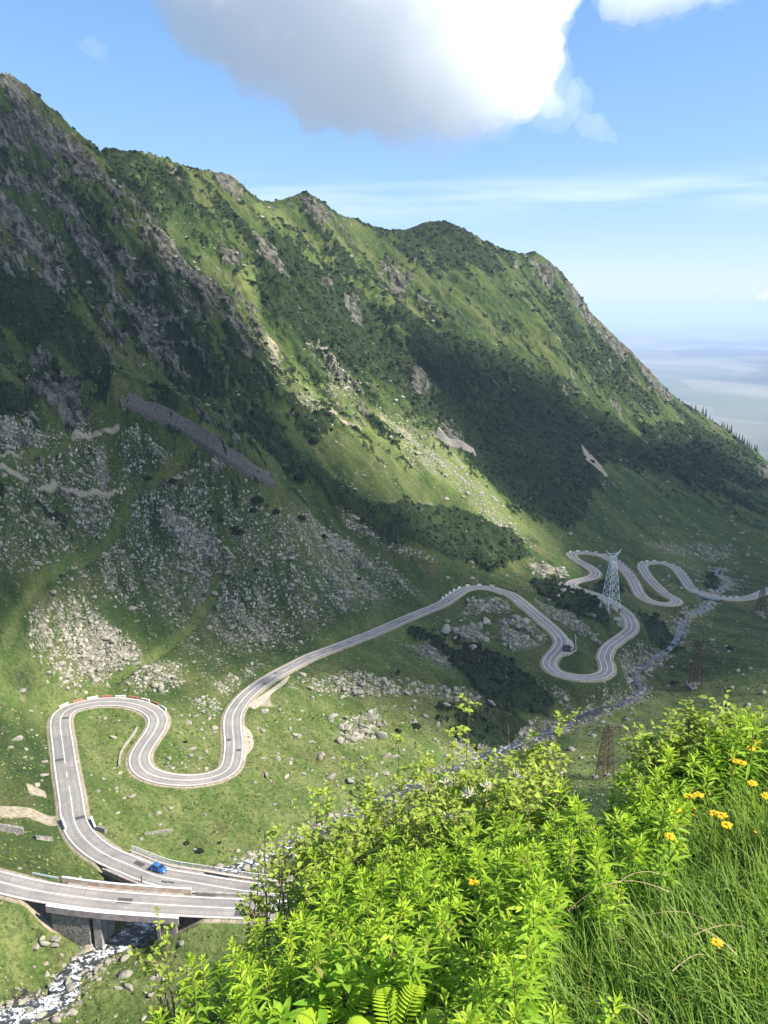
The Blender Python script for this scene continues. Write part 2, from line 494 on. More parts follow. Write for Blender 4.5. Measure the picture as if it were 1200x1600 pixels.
S_ = GX * ALONG[0] + GY * ALONG[1]; T_ = GX * FALL[0] + GY * FALL[1]
rdist = np.full(GX.shape, 1e3); ridx = np.zeros(GX.shape, np.int32)
rr2 = np.broadcast_to(RR[:, None], GX.shape)
sel = (rr2 > 110) & (rr2 < 720)
gidx = np.where(~on_bridge)[0]
q = np.stack([GX[sel], GY[sel]], 1)
coarse = ROAD[gidx][::12]
near = np.ones(len(q), bool)
dm = np.full(len(q), 1e9, np.float32)
for p in coarse: dm = np.minimum(dm, (q[:, 0] - p[0]).astype(np.float32) ** 2 + (q[:, 1] - p[1]).astype(np.float32) ** 2)
near = dm < 34 ** 2
ii, dd = path_dist(q[near], ROAD[gidx])
tmp = np.sqrt(dm).astype(float); tmp[near] = dd
rdist[sel] = tmp
ti = np.zeros(len(q), np.int32); ti[near] = gidx[ii]; ridx[sel] = ti
sdist = np.full(GX.shape, 1e3); sidx = np.zeros(GX.shape, np.int32)
dm = np.full(len(q), 1e9, np.float32)
for p in STREAM[::10]: dm = np.minimum(dm, (q[:, 0] - p[0]).astype(np.float32) ** 2 + (q[:, 1] - p[1]).astype(np.float32) ** 2)
near = dm < 40 ** 2
ii, dd = path_dist(q[near], STREAM)
tmp = np.sqrt(dm).astype(float); tmp[near] = dd; sdist[sel] = tmp
ti = np.zeros(len(q), np.int32); ti[near] = ii; sidx[sel] = ti
ridge_d = np.full(GX.shape, 1e9, np.float32)
for p in spline(RIDGE[:, :2], 12): ridge_d = np.minimum(ridge_d, ((GX - p[0]) ** 2 + (GY - p[1]) ** 2).astype(np.float32))
ridge_d = np.sqrt(ridge_d)
back = base_z  # kept for look-ups off the grid

face = sstep(-142, -70, GZ) * sstep(90, 260, GY + 0 * GX) * sstep(8, 60, rdist)
face = np.maximum(face, sstep(700, 900, GY) * sstep(40, 120, sdist))
calm = 0.30 + 0.70 * sstep(12, 70, ridge_d)
warp = 26 * fbm(S_ / 130, T_ / 130, 3, seed=5)
n1 = ridged((S_ + warp) / 85, T_ / 300, 4, 0.5, 2.0)
n2 = ridged((S_ + warp * .4) / 30, T_ / 90, 3, 0.5, 9.0)
n3 = fbm(GX / 11, GY / 11, 4, 0.55, 3.0)
crag = fbm(S_ / 60, T_ / 110, 4, 0.55, 21.0)

# ------------------------------------------------------------------ ground cover, mapped from what grows where
RES = 3.0; U0, V0, UW, VH = -300.0, -50.0, 700, 620
_gu, _gv = np.meshgrid(U0 + RES * np.arange(UW), V0 + RES * np.arange(VH))
def poly_sd(poly):
    """signed distance (positive inside) of the raster points to a polygon"""
    P = np.asarray(poly, float); inside = np.zeros(_gu.shape, bool); d2 = np.full(_gu.shape, 1e12)
    for (x0, y0), (x1, y1) in zip(P, np.roll(P, -1, 0)):
        ex, ey = x1 - x0, y1 - y0
        t = np.clip(((_gu - x0) * ex + (_gv - y0) * ey) / max(ex * ex + ey * ey, 1e-9), 0, 1)
        d2 = np.minimum(d2, (_gu - x0 - t * ex) ** 2 + (_gv - y0 - t * ey) ** 2)
        if y0 != y1:
            c = (y0 > _gv) != (y1 > _gv)
            inside ^= c & (_gu < ex * (_gv - y0) / (y1 - y0) + x0)
    d = np.sqrt(d2); return np.where(inside, d, -d)
def line_d(poly):
    P = np.asarray(poly, float); d2 = np.full(_gu.shape, 1e12)
    for (x0, y0), (x1, y1) in zip(P[:-1], P[1:]):
        ex, ey = x1 - x0, y1 - y0
        t = np.clip(((_gu - x0) * ex + (_gv - y0) * ey) / max(ex * ex + ey * ey, 1e-9), 0, 1)
        d2 = np.minimum(d2, (_gu - x0 - t * ex) ** 2 + (_gv - y0 - t * ey) ** 2)
    return np.sqrt(d2)
def raster(polys, lines=()):
    M = np.zeros(_gu.shape)
    for poly, val, soft in polys: M = np.maximum(M, val * sstep(-soft, soft, poly_sd(poly)))
    for ln, val, w in lines: M = np.maximum(M, val * sstep(w * 1.5, w * 0.5, line_d(ln)))
    return M
def sample(M, u, v):
    fx = np.clip((u - U0) / RES, 0, UW - 1.001); fy = np.clip((v - V0) / RES, 0, VH - 1.001)
    ix = fx.astype(int); iy = fy.astype(int); fx = fx - ix; fy = fy - iy
    return (M[iy, ix] * (1 - fx) + M[iy, ix + 1] * fx) * (1 - fy) + (M[iy + 1, ix] * (1 - fx) + M[iy + 1, ix + 1] * fx) * fy

PINE = raster([
 ([(592,800),(640,792),(720,800),(800,830),(838,868),(775,896),(700,875),(640,850),(600,828)], 1.0, 9),
 ([(480,745),(525,765),(610,828),(655,862),(600,852),(520,805)], .75, 8),
 ([(440,640),(520,690),(515,712),(470,690)], .7, 8), ([(380,600),(440,700),(480,760),(430,740),(350,640)], .55, 20),
 ([(620,508),(760,560),(870,610),(950,700),(935,770),(890,835),(800,800),(740,735),(690,655),(640,560)], .95, 16),
 ([(880,640),(1000,690),(1080,670),(1190,735),(1205,775),(1100,765),(1000,745),(930,725)], .72, 14),
 ([(633,985),(660,978),(720,998),(765,1010),(805,1040),(862,1090),(860,1122),(785,1122),(740,1078),(690,1020)], .85, 10),
 ([(668,1105),(720,1100),(790,1120),(840,1130),(780,1163),(720,1165)], .85, 9),
 ([(828,905),(880,905),(934,930),(958,974),(925,972),(890,955),(850,938)], 1.0, 7),
 ([(984,949),(1025,968),(1064,993),(1072,1018),(1049,1028),(1022,1003),(995,978)], 1.0, 6),
 ([(1100,893),(1126,890),(1122,922),(1106,918)], 1.0, 5), ([(922,911),(953,907),(972,918),(972,932),(945,929)], 1.0, 5),
 ([(-50,420),(60,480),(130,550),(178,610),(172,645),(70,570),(-50,520)], .95, 12), ([(-40,620),(60,650),(66,704),(-40,690)], .9, 12),
 ([(-50,480),(90,600),(160,690),(60,640),(-50,560)], .6, 20),
 ([(130,235),(240,250),(300,300),(260,390),(200,330)], .62, 20), ([(240,380),(390,520),(440,640),(300,640),(200,560)], .55, 30),
 ([(400,360),(620,520),(690,660),(560,640),(420,520)], .66, 35), ([(470,310),(690,360),(820,410),(760,450),(600,390)], .55, 25),
 ([(820,430),(900,500),(1000,600),(1060,650),(1000,660),(900,560)], .7, 25), ([(470,312),(520,340),(500,370),(470,340)], .8, 10), ([(640,368),(690,357),(730,382),(700,400)], .8, 12),
 ([(130,650),(200,690),(260,700),(200,650)], .5, 12), ([(430,690),(480,745),(460,760),(420,730)], .7, 8)])
SCREE = raster([
 ([(45,965),(110,930),(170,975),(222,1012),(217,1050),(150,1075),(80,1062),(50,1005)], .86, 24),
 ([(178,1052),(225,1035),(288,1030),(282,1080),(200,1088)], .84, 16), ([(330,1065),(400,1030),(420,1040),(350,1085)], .5, 10),
 ([(-50,700),(160,690),(250,740),(420,800),(640,895),(580,950),(450,1010),(330,1050),(200,960),(-50,900)], .47, 40),
 ([(215,788),(245,792),(325,845),(395,892),(335,892),(250,845)], .85, 12), ([(140,720),(185,735),(205,790),(150,782)], .8, 12),
 ([(190,690),(218,702),(278,752),(262,762),(225,735)], .92, 8), ([(60,765),(180,775),(200,800),(40,830)], .55, 15),
 ([(480,745),(520,790),(600,840),(700,880),(640,870),(540,830)], .7, 10), ([(440,800),(600,870),(660,930),(560,900),(450,840)], .68, 14),
 ([(-50,730),(50,745),(110,715),(160,700),(60,700),(-50,690)], .7, 10), ([(320,890),(420,930),(450,990),(400,1010),(340,960)], .72, 16),
 ([(540,1120),(590,1110),(597,1150),(535,1160)], .9, 8), ([(440,1060),(560,1050),(770,1085),(760,1100),(600,1085),(480,1085)], .72, 10),
 ([(600,995),(690,1010),(750,1055),(690,1045)], .7, 8), ([(690,985),(740,975),(760,1000),(720,1005)], .9, 6), ([(780,970),(830,965),(850,1000),(810,1020),(780,1000)], .9, 8),
 ([(740,935),(790,940),(800,955),(720,958)], .8, 7), ([(820,880),(885,882),(885,905),(835,900)], .75, 5), ([(830,935),(900,960),(940,1000),(890,985),(840,960)], .75, 7),
 ([(955,1000),(1010,1015),(1000,1040),(965,1040)], .7, 7), ([(820,1060),(880,1075),(900,1100),(840,1090)], .6, 8), ([(250,1190),(340,1195),(330,1208),(262,1206)], .7, 4), ([(290,1095),(340,1090),(345,1108),(300,1112)], .55, 5),
 ([(930,850),(1000,850),(1100,880),(1200,860),(1100,845)], .4, 10), ([(700,1160),(860,1120),(870,1140),(720,1200)], .7, 8), ([(440,450),(520,640),(690,690),(860,870),(800,850),(600,690)], .45, 25),
 ([(400,520),(450,620),(560,690),(500,690),(420,600)], .6, 15)])
ROCK = raster([
 ([(-50,130),(40,150),(130,240),(200,320),(300,430),(400,530),(430,640),(330,640),(180,600),(60,480),(-50,420)], .46, 20),
 ([(820,403),(862,418),(920,480),(1000,572),(1068,645),(1040,645),(955,560),(880,475)], .74, 9), ([(333,277),(362,282),(386,318),(372,318),(345,300)], .95, 5),
 ([(398,378),(425,400),(455,450),(440,465),(405,410)], .85, 9), ([(640,590),(660,580),(672,620),(652,628)], .85, 6), ([(470,315),(510,335),(530,380),(490,370)], .6, 9),
 ([(340,400),(385,420),(375,445),(345,430)], .75, 6), ([(540,480),(560,480),(565,520),(545,515)], .8, 5), ([(590,400),(650,450),(620,470),(590,440)], .55, 10),
 ([(30,540),(90,590),(150,690),(110,690),(40,640)], .72, 14), ([(235,390),(275,400),(280,425),(250,420)], .8, 6), ([(680,660),(710,660),(745,712),(700,695)], .7, 5), ([(1170,735),(1200,745),(1200,760),(1180,755)], .8, 5),
 ([(10,1530),(55,1530),(95,1570),(60,1590),(15,1570)], .95, 4)],
 [([(20,310),(70,330),(135,390)], .9, 9), ([(-10,325),(45,370)], .85, 9), ([(390,500),(410,560)], .6, 8)])
DIRT = raster([
 ([(-60,1255),(60,1262),(95,1268),(97,1282),(40,1276),(-60,1280)], 1.0, 4), ([(40,1225),(70,1225),(72,1238),(45,1238)], .95, 5), ([(-40,1060),(30,1040),(75,1130),(82,1150),(60,1150),(20,1110)], .36, 14),
 ([(812,880),(850,877),(872,882),(884,902),(850,900),(830,893)], .5, 8), ([(372,1095),(400,1090),(445,1060),(460,1050),(425,1085),(425,1098),(440,1108),(420,1108),(392,1106)], .62, 5),
 ([(515,655),(545,675),(570,690),(550,690),(520,672)], .9, 6), ([(410,535),(440,575),(440,600),(415,575)], .6, 8), ([(450,600),(540,650),(700,690),(690,710),(560,680),(460,640)], .42, 12),
 ([(905,700),(925,722),(952,748),(945,750),(915,725)], .95, 3), ([(345,285),(385,312),(372,318)], .5, 5), ([(925,1064),(950,1066),(945,1085),(930,1078)], .6, 4),
 ([(250,1150),(262,1160),(258,1180),(250,1170)], .4, 6), ([(600,795),(660,785),(740,798),(740,803),(640,800)], .42, 6), ([(860,1018),(880,1003),(896,1005),(892,1020),(868,1028)], .95, 2)],
 [([(0,762),(60,742),(120,712),(185,695)], .8, 5), ([(0,786),(100,787),(200,790)], .75, 5), ([(210,785),(330,763),(420,762)], .6, 4), ([(170,1068),(230,1032)], .6, 6), ([(330,945),(335,900)], .6, 4),
  ([(0,843),(180,848)], .5, 4), ([(270,752),(330,715)], .55, 4), ([(365,480),(400,560),(430,600)], .4, 6)])
TRACK = raster([([(376,1135),(395,1150),(397,1165),(382,1180),(374,1180)], 0, 1)],
 [([(8,1010),(24,962),(60,922),(120,890),(165,862),(195,825),(206,790),(262,766),(330,716)], 1.0, 9.5), ([(178,1062),(232,1030),(300,980),(332,940),(342,900)], 1.0, 8),
  ([(0,775),(110,720)], .8, 8)])
LUSH = raster([
 ([(-50,1090),(80,1130),(100,1330),(260,1390),(460,1370),(700,1250),(760,1170),(560,1090),(460,1060),(370,1110),(260,1100),(-50,1000)], .75, 40),
 ([(-50,1400),(420,1430),(300,1650),(-50,1650)], .7, 20), ([(440,580),(560,660),(700,700),(800,760),(870,860),(800,830),(640,740),(480,650)], .8, 20), ([(880,1110),(1020,1080),(1250,1040),(1250,1200),(900,1230)], .8, 20),
 ([(480,990),(640,960),(740,1010),(720,1060),(560,1040)], .6, 20), ([(480,340),(560,430),(700,600),(640,560),(520,430)], .35, 25)], [([(385,440),(400,560),(430,610)], .7, 12), ([(780,560),(850,640)], .5, 10), ([(410,340),(480,400),(560,470)], .5, 14), ([(700,620),(760,700)], .6, 8)])

gu, gv = project(np.stack([GX, GY, GZ], -1))
jit = 1.0
uj = gu + 9 * fbm(GX / 22, GY / 22, 3, seed=31); vj = gv + 9 * fbm(GX / 22, GY / 22, 3, seed=47)
infr = (gu > -250) & (gu < 1500)
m_pine = sample(PINE, uj, vj) * infr; m_scree = sample(SCREE, uj, vj) * infr; m_rock = sample(ROCK, uj, vj) * infr
m_dirt = sample(DIRT, gu, gv) * infr; m_track = sample(TRACK, gu, gv) * infr; m_lush = sample(LUSH, uj, vj) * infr
# general wild cover: ragged, drawn out down the fall line
wx = S_ + 7 * fbm(GX / 18, GY / 18, 3, seed=5.5); wt = T_ + 7 * fbm(GX / 18, GY / 18, 3, seed=8.5)
streak = fbm(wx / 17, wt / 48, 5, 0.66, 13.0); patch = fbm(wx / 52, wt / 120, 4, 0.6, 63.0)
streak2 = fbm(wx / 13, wt / 34, 5, 0.68, 113.0); crisp = fbm(GX / 5.5, GY / 6.5, 4, 0.68, 151.0)
m_pine = m_pine * 0.80 + face * (0.32 + 0.75 * patch)
m_rock = m_rock * 0.68 + face * np.clip(0.13 + 0.62 * crag, -0.3, 0.42)
m_scree = m_scree * 0.9 + 0.12 * sstep(50, 15, sdist) * (rr2 > 250) + face * 0.05 + 0.45 * np.clip(fbm(wx / 40, wt / 70, 4, 0.6, 190.0), 0, 1)
m_scree = np.maximum(m_scree, 0.62 * sstep(7, 3.0, sdist))
clear = sstep(4.2, 7.5, rdist)
m_pine = sstep(-0.07, 0.07, m_pine - 0.5 + 0.80 * streak + 0.48 * crisp)
m_rock = sstep(-0.07, 0.07, m_rock - 0.5 + 0.80 * streak2 + 0.42 * fbm(GX / 6.0, GY / 7.0, 4, 0.66, 251.0))
scree_soft = np.clip((m_scree - 0.20) * 1.12 * (0.80 + 2.3 * fbm(wx / 8, wt / 42, 5, 0.66, 90.0)), 0, 0.92)
m_scree = sstep(-0.12, 0.12, m_scree - 0.56 + 0.62 * fbm(wx / 16, wt / 42, 4, 0.62, 93.0) + 0.34 * crisp)
keepm = clear * (1 - m_track) * (1 - 0.7 * m_dirt)
m_pine *= keepm * (1 - 0.9 * m_rock); m_scree *= keepm * (1 - m_pine); m_rock *= keepm; scree_soft *= keepm * (1 - m_pine)
m_dirt = np.maximum(m_dirt + 0.30 * crisp * (m_dirt > 0.05), 0.75 * sstep(5.6, 3.4, rdist)) * (1 - m_track)
m_lush = np.clip(np.maximum(m_lush + 0.35 * patch, 0.5 * m_track), 0, 1)

# relief from rock ribs, crags, pine scrub and tussocks
d_face = face * calm * (13.0 * n1 + 6.5 * n2) + face * (2.6 * n3)
d_rock = m_rock * (4.4 * ridged(S_ / 15, T_ / 30, 4, 0.62, 41.0) + 1.5 * ridged(GX / 5, GY / 5, 3, 0.6, 11)) * (0.5 + 0.5 * calm) * (0.35 + 0.65 * face)
bushy = np.abs(fbm(GX / 5.0, GY / 5.0, 3, 0.62, 71))
d_pine = m_pine * (1.5 + 3.2 * bushy)
d_scree = m_scree * 1.0 * ridged(GX / 4, GY / 4, 3, 0.6, 81)
flat = sstep(3.6, 16, rdist) * sstep(4, 16, sdist)
d_val = (1 - face) * (1.5 * fbm(GX / 30, GY / 30, 3, 0.5, 17) + 0.55 * fbm(GX / 8, GY / 8, 3, 0.5, 19) + 0.18 * fbm(GX / 2.3, GY / 2.3, 2, 0.5, 29))
GZ = GZ + d_face * sstep(5, 40, rdist) + d_rock * clear + (d_pine + d_scree) * sstep(4.5, 8, rdist) + d_val * flat
# the grass tracks are benches cut into the slope
GZ -= 0.9 * m_track
# road bench and stream bed
w = sstep(11.5, 4.3, rdist)
GZ = GZ * (1 - w) + (ROAD[ridx, 2] - 0.16 - 0.25 * sstep(3.4, 4.6, rdist)) * w
under = np.zeros(GX.shape)
for a, b in (B1, B2, B3):
    P = ROAD[min(a, b):max(a, b) + 1]
    d2 = np.full(GX.shape, 1e9)
    for p in P[::3]: d2 = np.minimum(d2, (GX - p[0]) ** 2 + (GY - p[1]) ** 2)
    under = np.maximum(under, sstep(64, 16, d2))
ws = sstep(np.where(rr2 < 205, 21.0, 12.0), 2.2, sdist) * np.maximum(sstep(3.8, 9, rdist), under)
GZ = GZ * (1 - ws) + (STREAM[sidx, 2] - 0.55 + 0.5 * fbm(GX / 2.2, GY / 2.2, 2, 0.5, 7)) * ws

def ground(x, y):
    """height of the valley ground (bilinear in the polar grid)"""
    x = np.asarray(x, float); y = np.asarray(y, float)
    r = np.hypot(x, y); a = np.arctan2(x, y)
    fi = np.clip(np.interp(r, RR, np.arange(NR)), 0, NR - 1.001); fj = np.clip((a - AZ[0]) / (AZ[1] - AZ[0]), 0, NA - 1.001)
    i = fi.astype(int); j = fj.astype(int); fi = fi - i; fj = fj - j
    return (GZ[i, j] * (1 - fj) + GZ[i, j + 1] * fj) * (1 - fi) + (GZ[i + 1, j] * (1 - fj) + GZ[i + 1, j + 1] * fj) * fi

def hit(u, v, r0=100.0):
    """where the line of sight of a photograph pixel meets the valley ground"""
    kx, kz = ray(u, v)
    n = math.hypot(1, float(kx)); az = math.atan2(float(kx), 1.0)
    j = int(np.clip((az - AZ[0]) / (AZ[1] - AZ[0]), 0, NA - 2))
    zr = float(kz) * RR / n
    below = np.where((GZ[:, j] >= zr) & (RR > r0))[0]
    if len(below) == 0: return None
    i = below[0]
    if i > 0:
        a0 = zr[i - 1] - GZ[i - 1, j]; a1 = GZ[i, j] - zr[i]
        t = a0 / max(a0 + a1, 1e-6); r = RR[i - 1] + (RR[i] - RR[i - 1]) * t
    else: r = RR[i]
    x, y = r * math.sin(az), r * math.cos(az)
    return np.array([x, y, float(ground(x, y))])
# ------------------------------------------------------------------ ground material
def ground_material(name):
    m, nt, out = new_mat(name); g = G(nt)
    P = g.pos()
    fall = g.mapping(g.mapping(P, rot=(0, 0, -math.atan2(ALONG[1], ALONG[0]))), scale=(1.0, 0.33, 0.5))
    a1 = g.sep(g.attr('cover').outputs['Color']); a2 = g.sep(g.attr('soil').outputs['Color'])
    rock, pine, scree = a1[0], a1[1], a1[2]
    dirt, lush, track = a2[0], a2[1], a2[2]
    big = g.noise(fall, 0.03, 4); mid = g.noise(fall, 0.17, 5, 0.6); fine = g.noise(P, 0.9, 5, 0.65); tiny = g.noise(P, 3.5, 3, 0.6)
    grass = g.cramp(g.math('ADD', g.math('MULTIPLY', big, 0.55), g.math('MULTIPLY', mid, 0.45)),
                    [(0.38, (0.020, 0.036, 0.011)), (0.47, (0.038, 0.064, 0.016)), (0.54, (0.066, 0.088, 0.024)), (0.63, (0.108, 0.113, 0.040))])
    lushc = g.mix(g.ramp(mid, 0.38, 0.62), (0.128, 0.180, 0.040), (0.220, 0.245, 0.078))
    grass = g.mix(g.math('MULTIPLY', lush, 0.85), grass, lushc)
    brown = g.ramp(g.noise(P, 0.055, 5, 0.6), 0.55, 0.72)
    grass = g.mix(g.math('MULTIPLY', brown, 0.7), grass, (0.125, 0.105, 0.045))
    grass = g.mix(g.math('MULTIPLY', g.ramp(fine, 0.44, 0.60), 0.72), grass, g.mix(0.62, grass, (0.016, 0.034, 0.008)))
    grass = g.mix(g.math('MULTIPLY', g.ramp(tiny, 0.52, 0.75), 0.35), grass, (0.13, 0.145, 0.05))
    speck = g.ramp(g.noise(P, 0.38, 6, 0.75), 0.56, 0.64)
    grass = g.mix(g.math('MULTIPLY', speck, g.math('MULTIPLY_ADD', lush, -0.45, 0.75)), grass, (0.022, 0.038, 0.012))
    pale = g.ramp(g.noise(fall, 0.30, 6, 0.75), 0.58, 0.68)
    grass = g.mix(g.math('MULTIPLY', pale, 0.72), grass, (0.135, 0.135, 0.062))
    def edge(mask, n, k=0.85, s=7.0):
        return g.math('ADD', g.math('MULTIPLY', g.math('SUBTRACT', g.math('ADD', mask, g.math('MULTIPLY', g.math('SUBTRACT', n, 0.5), k)), 0.5), s), 0.5, clamp=True)
    nmix = g.math('ADD', g.math('MULTIPLY', mid, 0.5), g.math('MULTIPLY', fine, 0.5))
    # dwarf pine and juniper scrub
    pinec = g.mix(g.ramp(fine, 0.35, 0.7), (0.009, 0.019, 0.008), (0.030, 0.046, 0.014))
    pinec = g.mix(g.math('MULTIPLY', g.ramp(mid, 0.5, 0.72), 0.7), pinec, (0.052, 0.062, 0.022))
    col = g.mix(edge(pine, nmix, 0.5, 4), grass, pinec)
    # rock
    vr = g.voro(fall, 0.45, out='Color')
    rockc = g.cramp(g.math('ADD', g.math('MULTIPLY', fine, 0.6), g.math('MULTIPLY', g.sep(vr)[0], 0.3)),
                    [(0.30, (0.022, 0.021, 0.017)), (0.44, (0.068, 0.064, 0.050)), (0.57, (0.140, 0.132, 0.102)), (0.72, (0.27, 0.252, 0.19))])
    rockc = g.mix(g.math('MULTIPLY', g.ramp(g.noise(P, 0.25, 4), 0.5, 0.7), 0.5), rockc, (0.10, 0.115, 0.06))
    rk = edge(rock, g.math('ADD', g.math('MULTIPLY', g.noise(fall, 0.11, 6, 0.68), 0.65), g.math('MULTIPLY', fine, 0.35)), 0.7, 4)
    col = g.mix(rk, col, rockc)
    # loose stones: every cell of two nets is a stone or turf, by chance against how stony the ground is
    def stones(sc_, wob):
        q = g.mapping(P, scale=(1, 1, 0.8)); v = g.sep(g.voro(q, sc_, out='Color')); d = g.voro(q, sc_)
        on = g.ramp(g.math('SUBTRACT', g.math('MULTIPLY', scree, 1.08), v[0]), -0.02, 0.02)
        return g.math('MULTIPLY', on, g.ramp(d, 0.60, 0.46)), v[1], d
    s1, r1, vd = stones(0.80, 1); s2, r2, vd2 = stones(1.9, 2)
    st1 = g.mix(r1, (0.12, 0.112, 0.088), (0.43, 0.395, 0.29)); st2 = g.mix(r2, (0.10, 0.093, 0.072), (0.34, 0.312, 0.23))
    col = g.mix(g.math('MULTIPLY', g.ramp(scree, 0.45, 0.85), 0.75), col, g.mix(g.ramp(fine, 0.4, 0.65), (0.075, 0.072, 0.055), (0.19, 0.18, 0.14)))
    col = g.mix(s2, col, st2); col = g.mix(s1, col, st1)
    sc = g.math('MAXIMUM', s1, s2)
    dc = g.mix(g.ramp(fine, 0.35, 0.65), (0.40, 0.34, 0.24), (0.25, 0.21, 0.14))
    col = g.mix(edge(dirt, nmix, 0.8, 6), col, dc)
    h = g.math('ADD', g.math('MULTIPLY', fine, 1.0), g.math('MULTIPLY', tiny, 0.35))
    h = g.math('ADD', h, g.math('MULTIPLY', g.math('SUBTRACT', 0.6, vd), g.math('MULTIPLY', sc, 0.9)))
    nt.links.new(g.bsdf(col, 0.95, g.bump(h, 0.7, 0.9), 0.08), out.inputs['Surface'])
    return m
M_GROUND = ground_material('alpine_ground')

V = np.stack([GX, GY, GZ], -1).reshape(-1, 3)
idx = np.arange(NR * NA).reshape(NR, NA)
F = np.stack([idx[:-1, :-1], idx[:-1, 1:], idx[1:, 1:], idx[1:, :-1]], -1).reshape(-1, 4)
terrain = fast_mesh('mountain_terrain', V, F, M_GROUND, smooth=True, colors={
    'cover': np.stack([m_rock, m_pine, scree_soft], -1).reshape(-1, 3), 'soil': np.stack([m_dirt, m_lush, m_track], -1).reshape(-1, 3)})
tag(terrain, kind='structure')

# the far plain
m, nt, out = new_mat('far_fields'); g = G(nt); P = g.pos()
wv = g.voro(g.mapping(P, scale=(1 / 700, 1 / 1100, 0)), 1.0, out='Color'); wn2 = g.noise(P, 0.00022, 5, 0.6)
c = g.mix(g.sep(wv)[0], (0.12, 0.145, 0.095), (0.24, 0.23, 0.17)); c = g.mix(g.ramp(wn2, 0.48, 0.6), c, (0.06, 0.08, 0.065))
town = g.ramp(g.noise(P, 0.0011, 4, 0.7), 0.70, 0.78); c = g.mix(town, c, (0.6, 0.56, 0.5))
nt.links.new(g.bsdf(c, 0.95, None, 0.05), out.inputs['Surface'])
pv = []; NPX, NPY = 40, 30
for j in range(NPY):
    for i in range(NPX):
        yy = 1900 + 95000 * (j / (NPY - 1)) ** 2; pv.append(((i / (NPX - 1) - 0.5) * 2 * (yy * 0.9 + 3000), yy, -760 + 30 * math.sin(i * 1.3 + j)))
ix = np.arange(NPX * NPY).reshape(NPY, NPX)
plain = fast_mesh('plain', pv, np.stack([ix[:-1, :-1], ix[:-1, 1:], ix[1:, 1:], ix[1:, :-1]], -1).reshape(-1, 4), m, smooth=True)
tag(plain, kind='structure')

# ------------------------------------------------------------------ road, lay-bys, markings, stream
M_ASPH, nt, out = new_mat('worn_asphalt'); g = G(nt); P = g.pos()
n = g.noise(P, 0.16, 5, 0.6); n2 = g.noise(P, 2.5, 4, 0.7); n3 = g.noise(P, 14, 2)
c = g.mix(g.ramp(n, 0.35, 0.65), (0.232, 0.210, 0.184), (0.310, 0.280, 0.242)); c = g.mix(g.math('MULTIPLY', g.ramp(n2, 0.55, 0.75), 0.5), c, (0.15, 0.142, 0.133))
c = g.mix(g.math('MULTIPLY', n3, 0.25), c, (0.28, 0.27, 0.25))
ac = g.sep(g.attr('lane').outputs['Color'])[0]                  # 0..1 across the road
wob = g.math('MULTIPLY', g.math('SUBTRACT', g.noise(P, 0.25, 2), 0.5), 0.05)
ty = g.math('ABSOLUTE', g.math('SUBTRACT', g.math('ABSOLUTE', g.math('SUBTRACT', g.math('FRACT', g.math('MULTIPLY', g.math('ADD', ac, wob), 2.0)), 0.5)), 0.22))
c = g.mix(g.math('MULTIPLY', g.ramp(ty, 0.12, 0.02), 0.35), c, (0.15, 0.142, 0.132))
c = g.mix(g.math('MULTIPLY', g.ramp(g.math('ABSOLUTE', g.math('SUBTRACT', ac, 0.5)), 0.455, 0.49), g.ramp(n2, 0.4, 0.6)), c, (0.34, 0.30, 0.23))
rep = g.voro(g.mapping(P, scale=(.07, .07, 0)), 1.0, out='Color'); c = g.mix(g.math('MULTIPLY', g.ramp(g.sep(rep)[0], 0.72, 0.74), 0.4), c, (0.155, 0.147, 0.14))
crk = g.voro(g.mapping(P, scale=(.35, .35, 0)), 1.0, 'DISTANCE_TO_EDGE'); c = g.mix(g.math('MULTIPLY', g.ramp(crk, 0.02, 0.005), 0.5), c, (0.10, 0.095, 0.09))
nt.links.new(g.bsdf(c, 0.88, None, 0.15), out.inputs['Surface'])
M_PATCH = simple_mat('fresh_tar_patch', (0.055, 0.053, 0.055), (0.09, 0.088, 0.085), 3.0, 0.8)
M_PAINT = simple_mat('road_paint', (0.80, 0.78, 0.73), (0.58, 0.56, 0.52), 3.0, 0.7)
M_GRAVEL = simple_mat('pale_gravel', (0.43, 0.38, 0.29), (0.30, 0.26, 0.19), 1.2, 0.95, 0.5)
M_CONC = simple_mat('weathered_concrete', (0.36, 0.335, 0.29), (0.22, 0.20, 0.17), 0.9, 0.9, 0.4)
M_STONE = simple_mat('masonry', (0.29, 0.26, 0.21), (0.13, 0.12, 0.11), 1.6, 0.95, 0.8, bdist=0.2)
M_RUSTC = simple_mat('rust_streaked_concrete', (0.55, 0.47, 0.36), (0.45, 0.27, 0.17), 0.55, 0.9)
M_WALK = simple_mat('pale_walkway', (0.48, 0.43, 0.36), (0.38, 0.33, 0.27), 0.7, 0.9)
M_PINKC = simple_mat('pinkish_concrete', (0.40, 0.32, 0.29), (0.27, 0.21, 0.19), 0.8, 0.9)
M_WHITE = simple_mat('white_paint', (0.78, 0.76, 0.70), (0.60, 0.57, 0.50), 2.5, 0.7)
M_RED = simple_mat('faded_red_paint', (0.42, 0.15, 0.08), (0.34, 0.17, 0.10), 2.0, 0.8)
M_PALEBLUE = simple_mat('pale_blue_paint', (0.50, 0.60, 0.60), (0.62, 0.64, 0.60), 2.0, 0.7)

